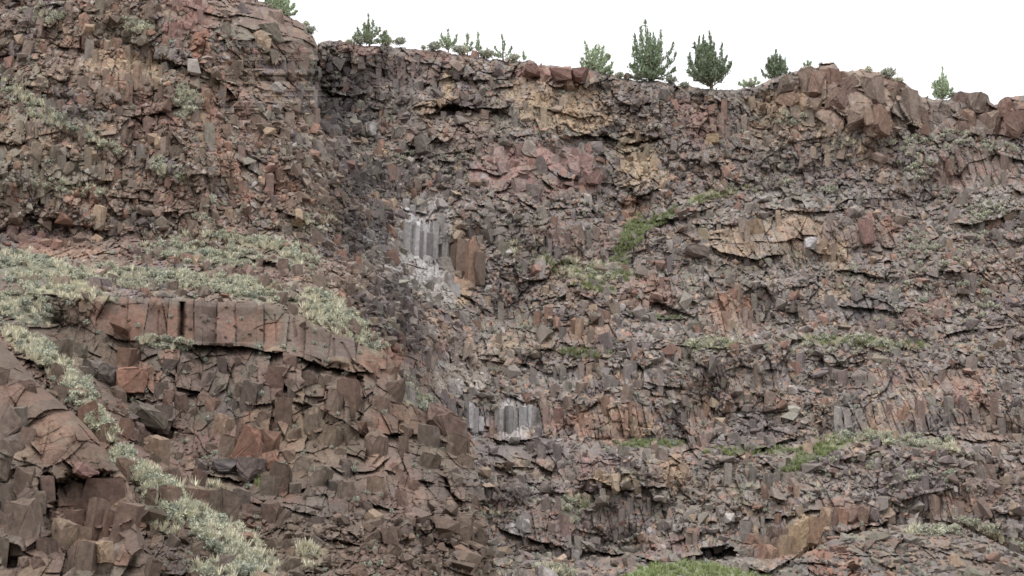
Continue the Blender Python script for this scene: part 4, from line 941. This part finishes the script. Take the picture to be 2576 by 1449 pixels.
juniper('juniper_tree', 1898, 216, [(1900,196),(1890,204),(1910,206)], 'low juniper sprout left of the cone-shaped tree', M_JUNP, group=G, width=.5, dens=.6)
juniper('juniper_tree', 2032, 174, [(2031,154),(2026,162),(2037,162)], 'tiny juniper top showing behind the crag', M_JUNP, group=G, width=.5, dens=.6, dY=4)

def rim_shrub(px, py, s, label):
    gx, gy, Yg, top, _ = GRID['A']
    Y0 = float(Yg[np.searchsorted(gy, np.interp(px, gx, top) + 6), np.searchsorted(gx, px)]) + .4
    X, Y, Z = pos(px, py, Y0)
    s *= 1.3
    o = link('sagebrush', PROTO[rng.integers(0, 6)], loc=(X, Y, Z - .1)); o.scale = (s, s, s * .9)
    tag(o, label, 'shrub', 'sagebrush silhouetted on the rim')
for a in [(1005,114,1.5,'rounded sagebrush ball on the skyline right of the leftmost bushy juniper'),(2232,198,1.9,'tallest grey sagebrush on top of the blocky right crag'),(2262,210,1.3,'low grey sagebrush on the sloping right shoulder of the crag'),
          (782,84,1.2,'sagebrush sticking out over the edge of the left buttress'),(770,66,.9,'small sagebrush near the lip of the left buttress'),(2185,182,1.1,'small sagebrush in the notch of the crag top'),
          (1065,124,.8,'small sagebrush on the red rim blocks'),(1560,196,1.2,'sagebrush right of the wide pale juniper'),(1720,222,1.2,'low sagebrush between the two biggest junipers'),(880,112,1.1,'sagebrush at the left foot of the bushy juniper'),(2400,246,1.0,'sagebrush at the right foot of the small open juniper'),
          (1092,128,1.7,'wide sagebrush at the left foot of the three-tipped juniper'),(1228,146,1.5,'sagebrush mound between the slim spire and the one-armed juniper'),(1292,156,1.4,'sagebrush at the right foot of the one-armed juniper'),(1165,136,1.6,'sagebrush mound under the split-topped young juniper'),(975,114,1.6,'sagebrush at the right foot of the leftmost bushy juniper'),(905,112,1.5,'second sagebrush under the leftmost bushy juniper'),(1690,212,1.4,'sagebrush at the right foot of the tallest juniper'),(1605,202,1.2,'sagebrush at the left foot of the tallest juniper'),(1890,220,1.3,'sagebrush between the rounded juniper and the cone-shaped one'),(1215,142,1.2,'sagebrush at the foot of the slim juniper spire'),(1150,132,1.3,'sagebrush at the foot of the three-tipped juniper')]:
    rim_shrub(*a)

# leafless tree in the dark gully
def dead_tree(px, py, H, label):
    Y, L, T = surf(np.array([px]), np.array([py])); base = np.array(pos(px, py, Y[0] - .3)); q = np.random.default_rng(5)
    V, F = [], []
    def grow(p, d, l, r, n):
        e = p + d * l; m = p + d * l * .5 + q.normal(0, .06 * l, 3)
        v, f = tube([p, m, e], [r, r * .8, r * .55], 5)
        F.extend([[a + len(V) for a in w] for w in f]); V.extend(v)
        if n:
            for k in range(3):
                nd = d + q.normal(0, .5, 3); nd /= np.linalg.norm(nd); grow(p + (e - p) * q.uniform(.5, 1), nd, l * .72, r * .55, n - 1)
    for k in range(4):
        d = np.array([q.uniform(-.6, .6), -.3, 1]); d /= np.linalg.norm(d); grow(base, d, H * .36, .07, 4)
    o = link('dead_tree', mesh_np('dead_tree', np.array(V) - base, np.array(F), M_DEAD), loc=base)
    tag(o, label, 'tree')
dead_tree(1000., 500., 4.6, 'leafless grey tree in the dark gully above the white columns')
dead_tree(1310., 1270., 2.6, 'leafless grey bush on the lower slope beside the promontory edge')
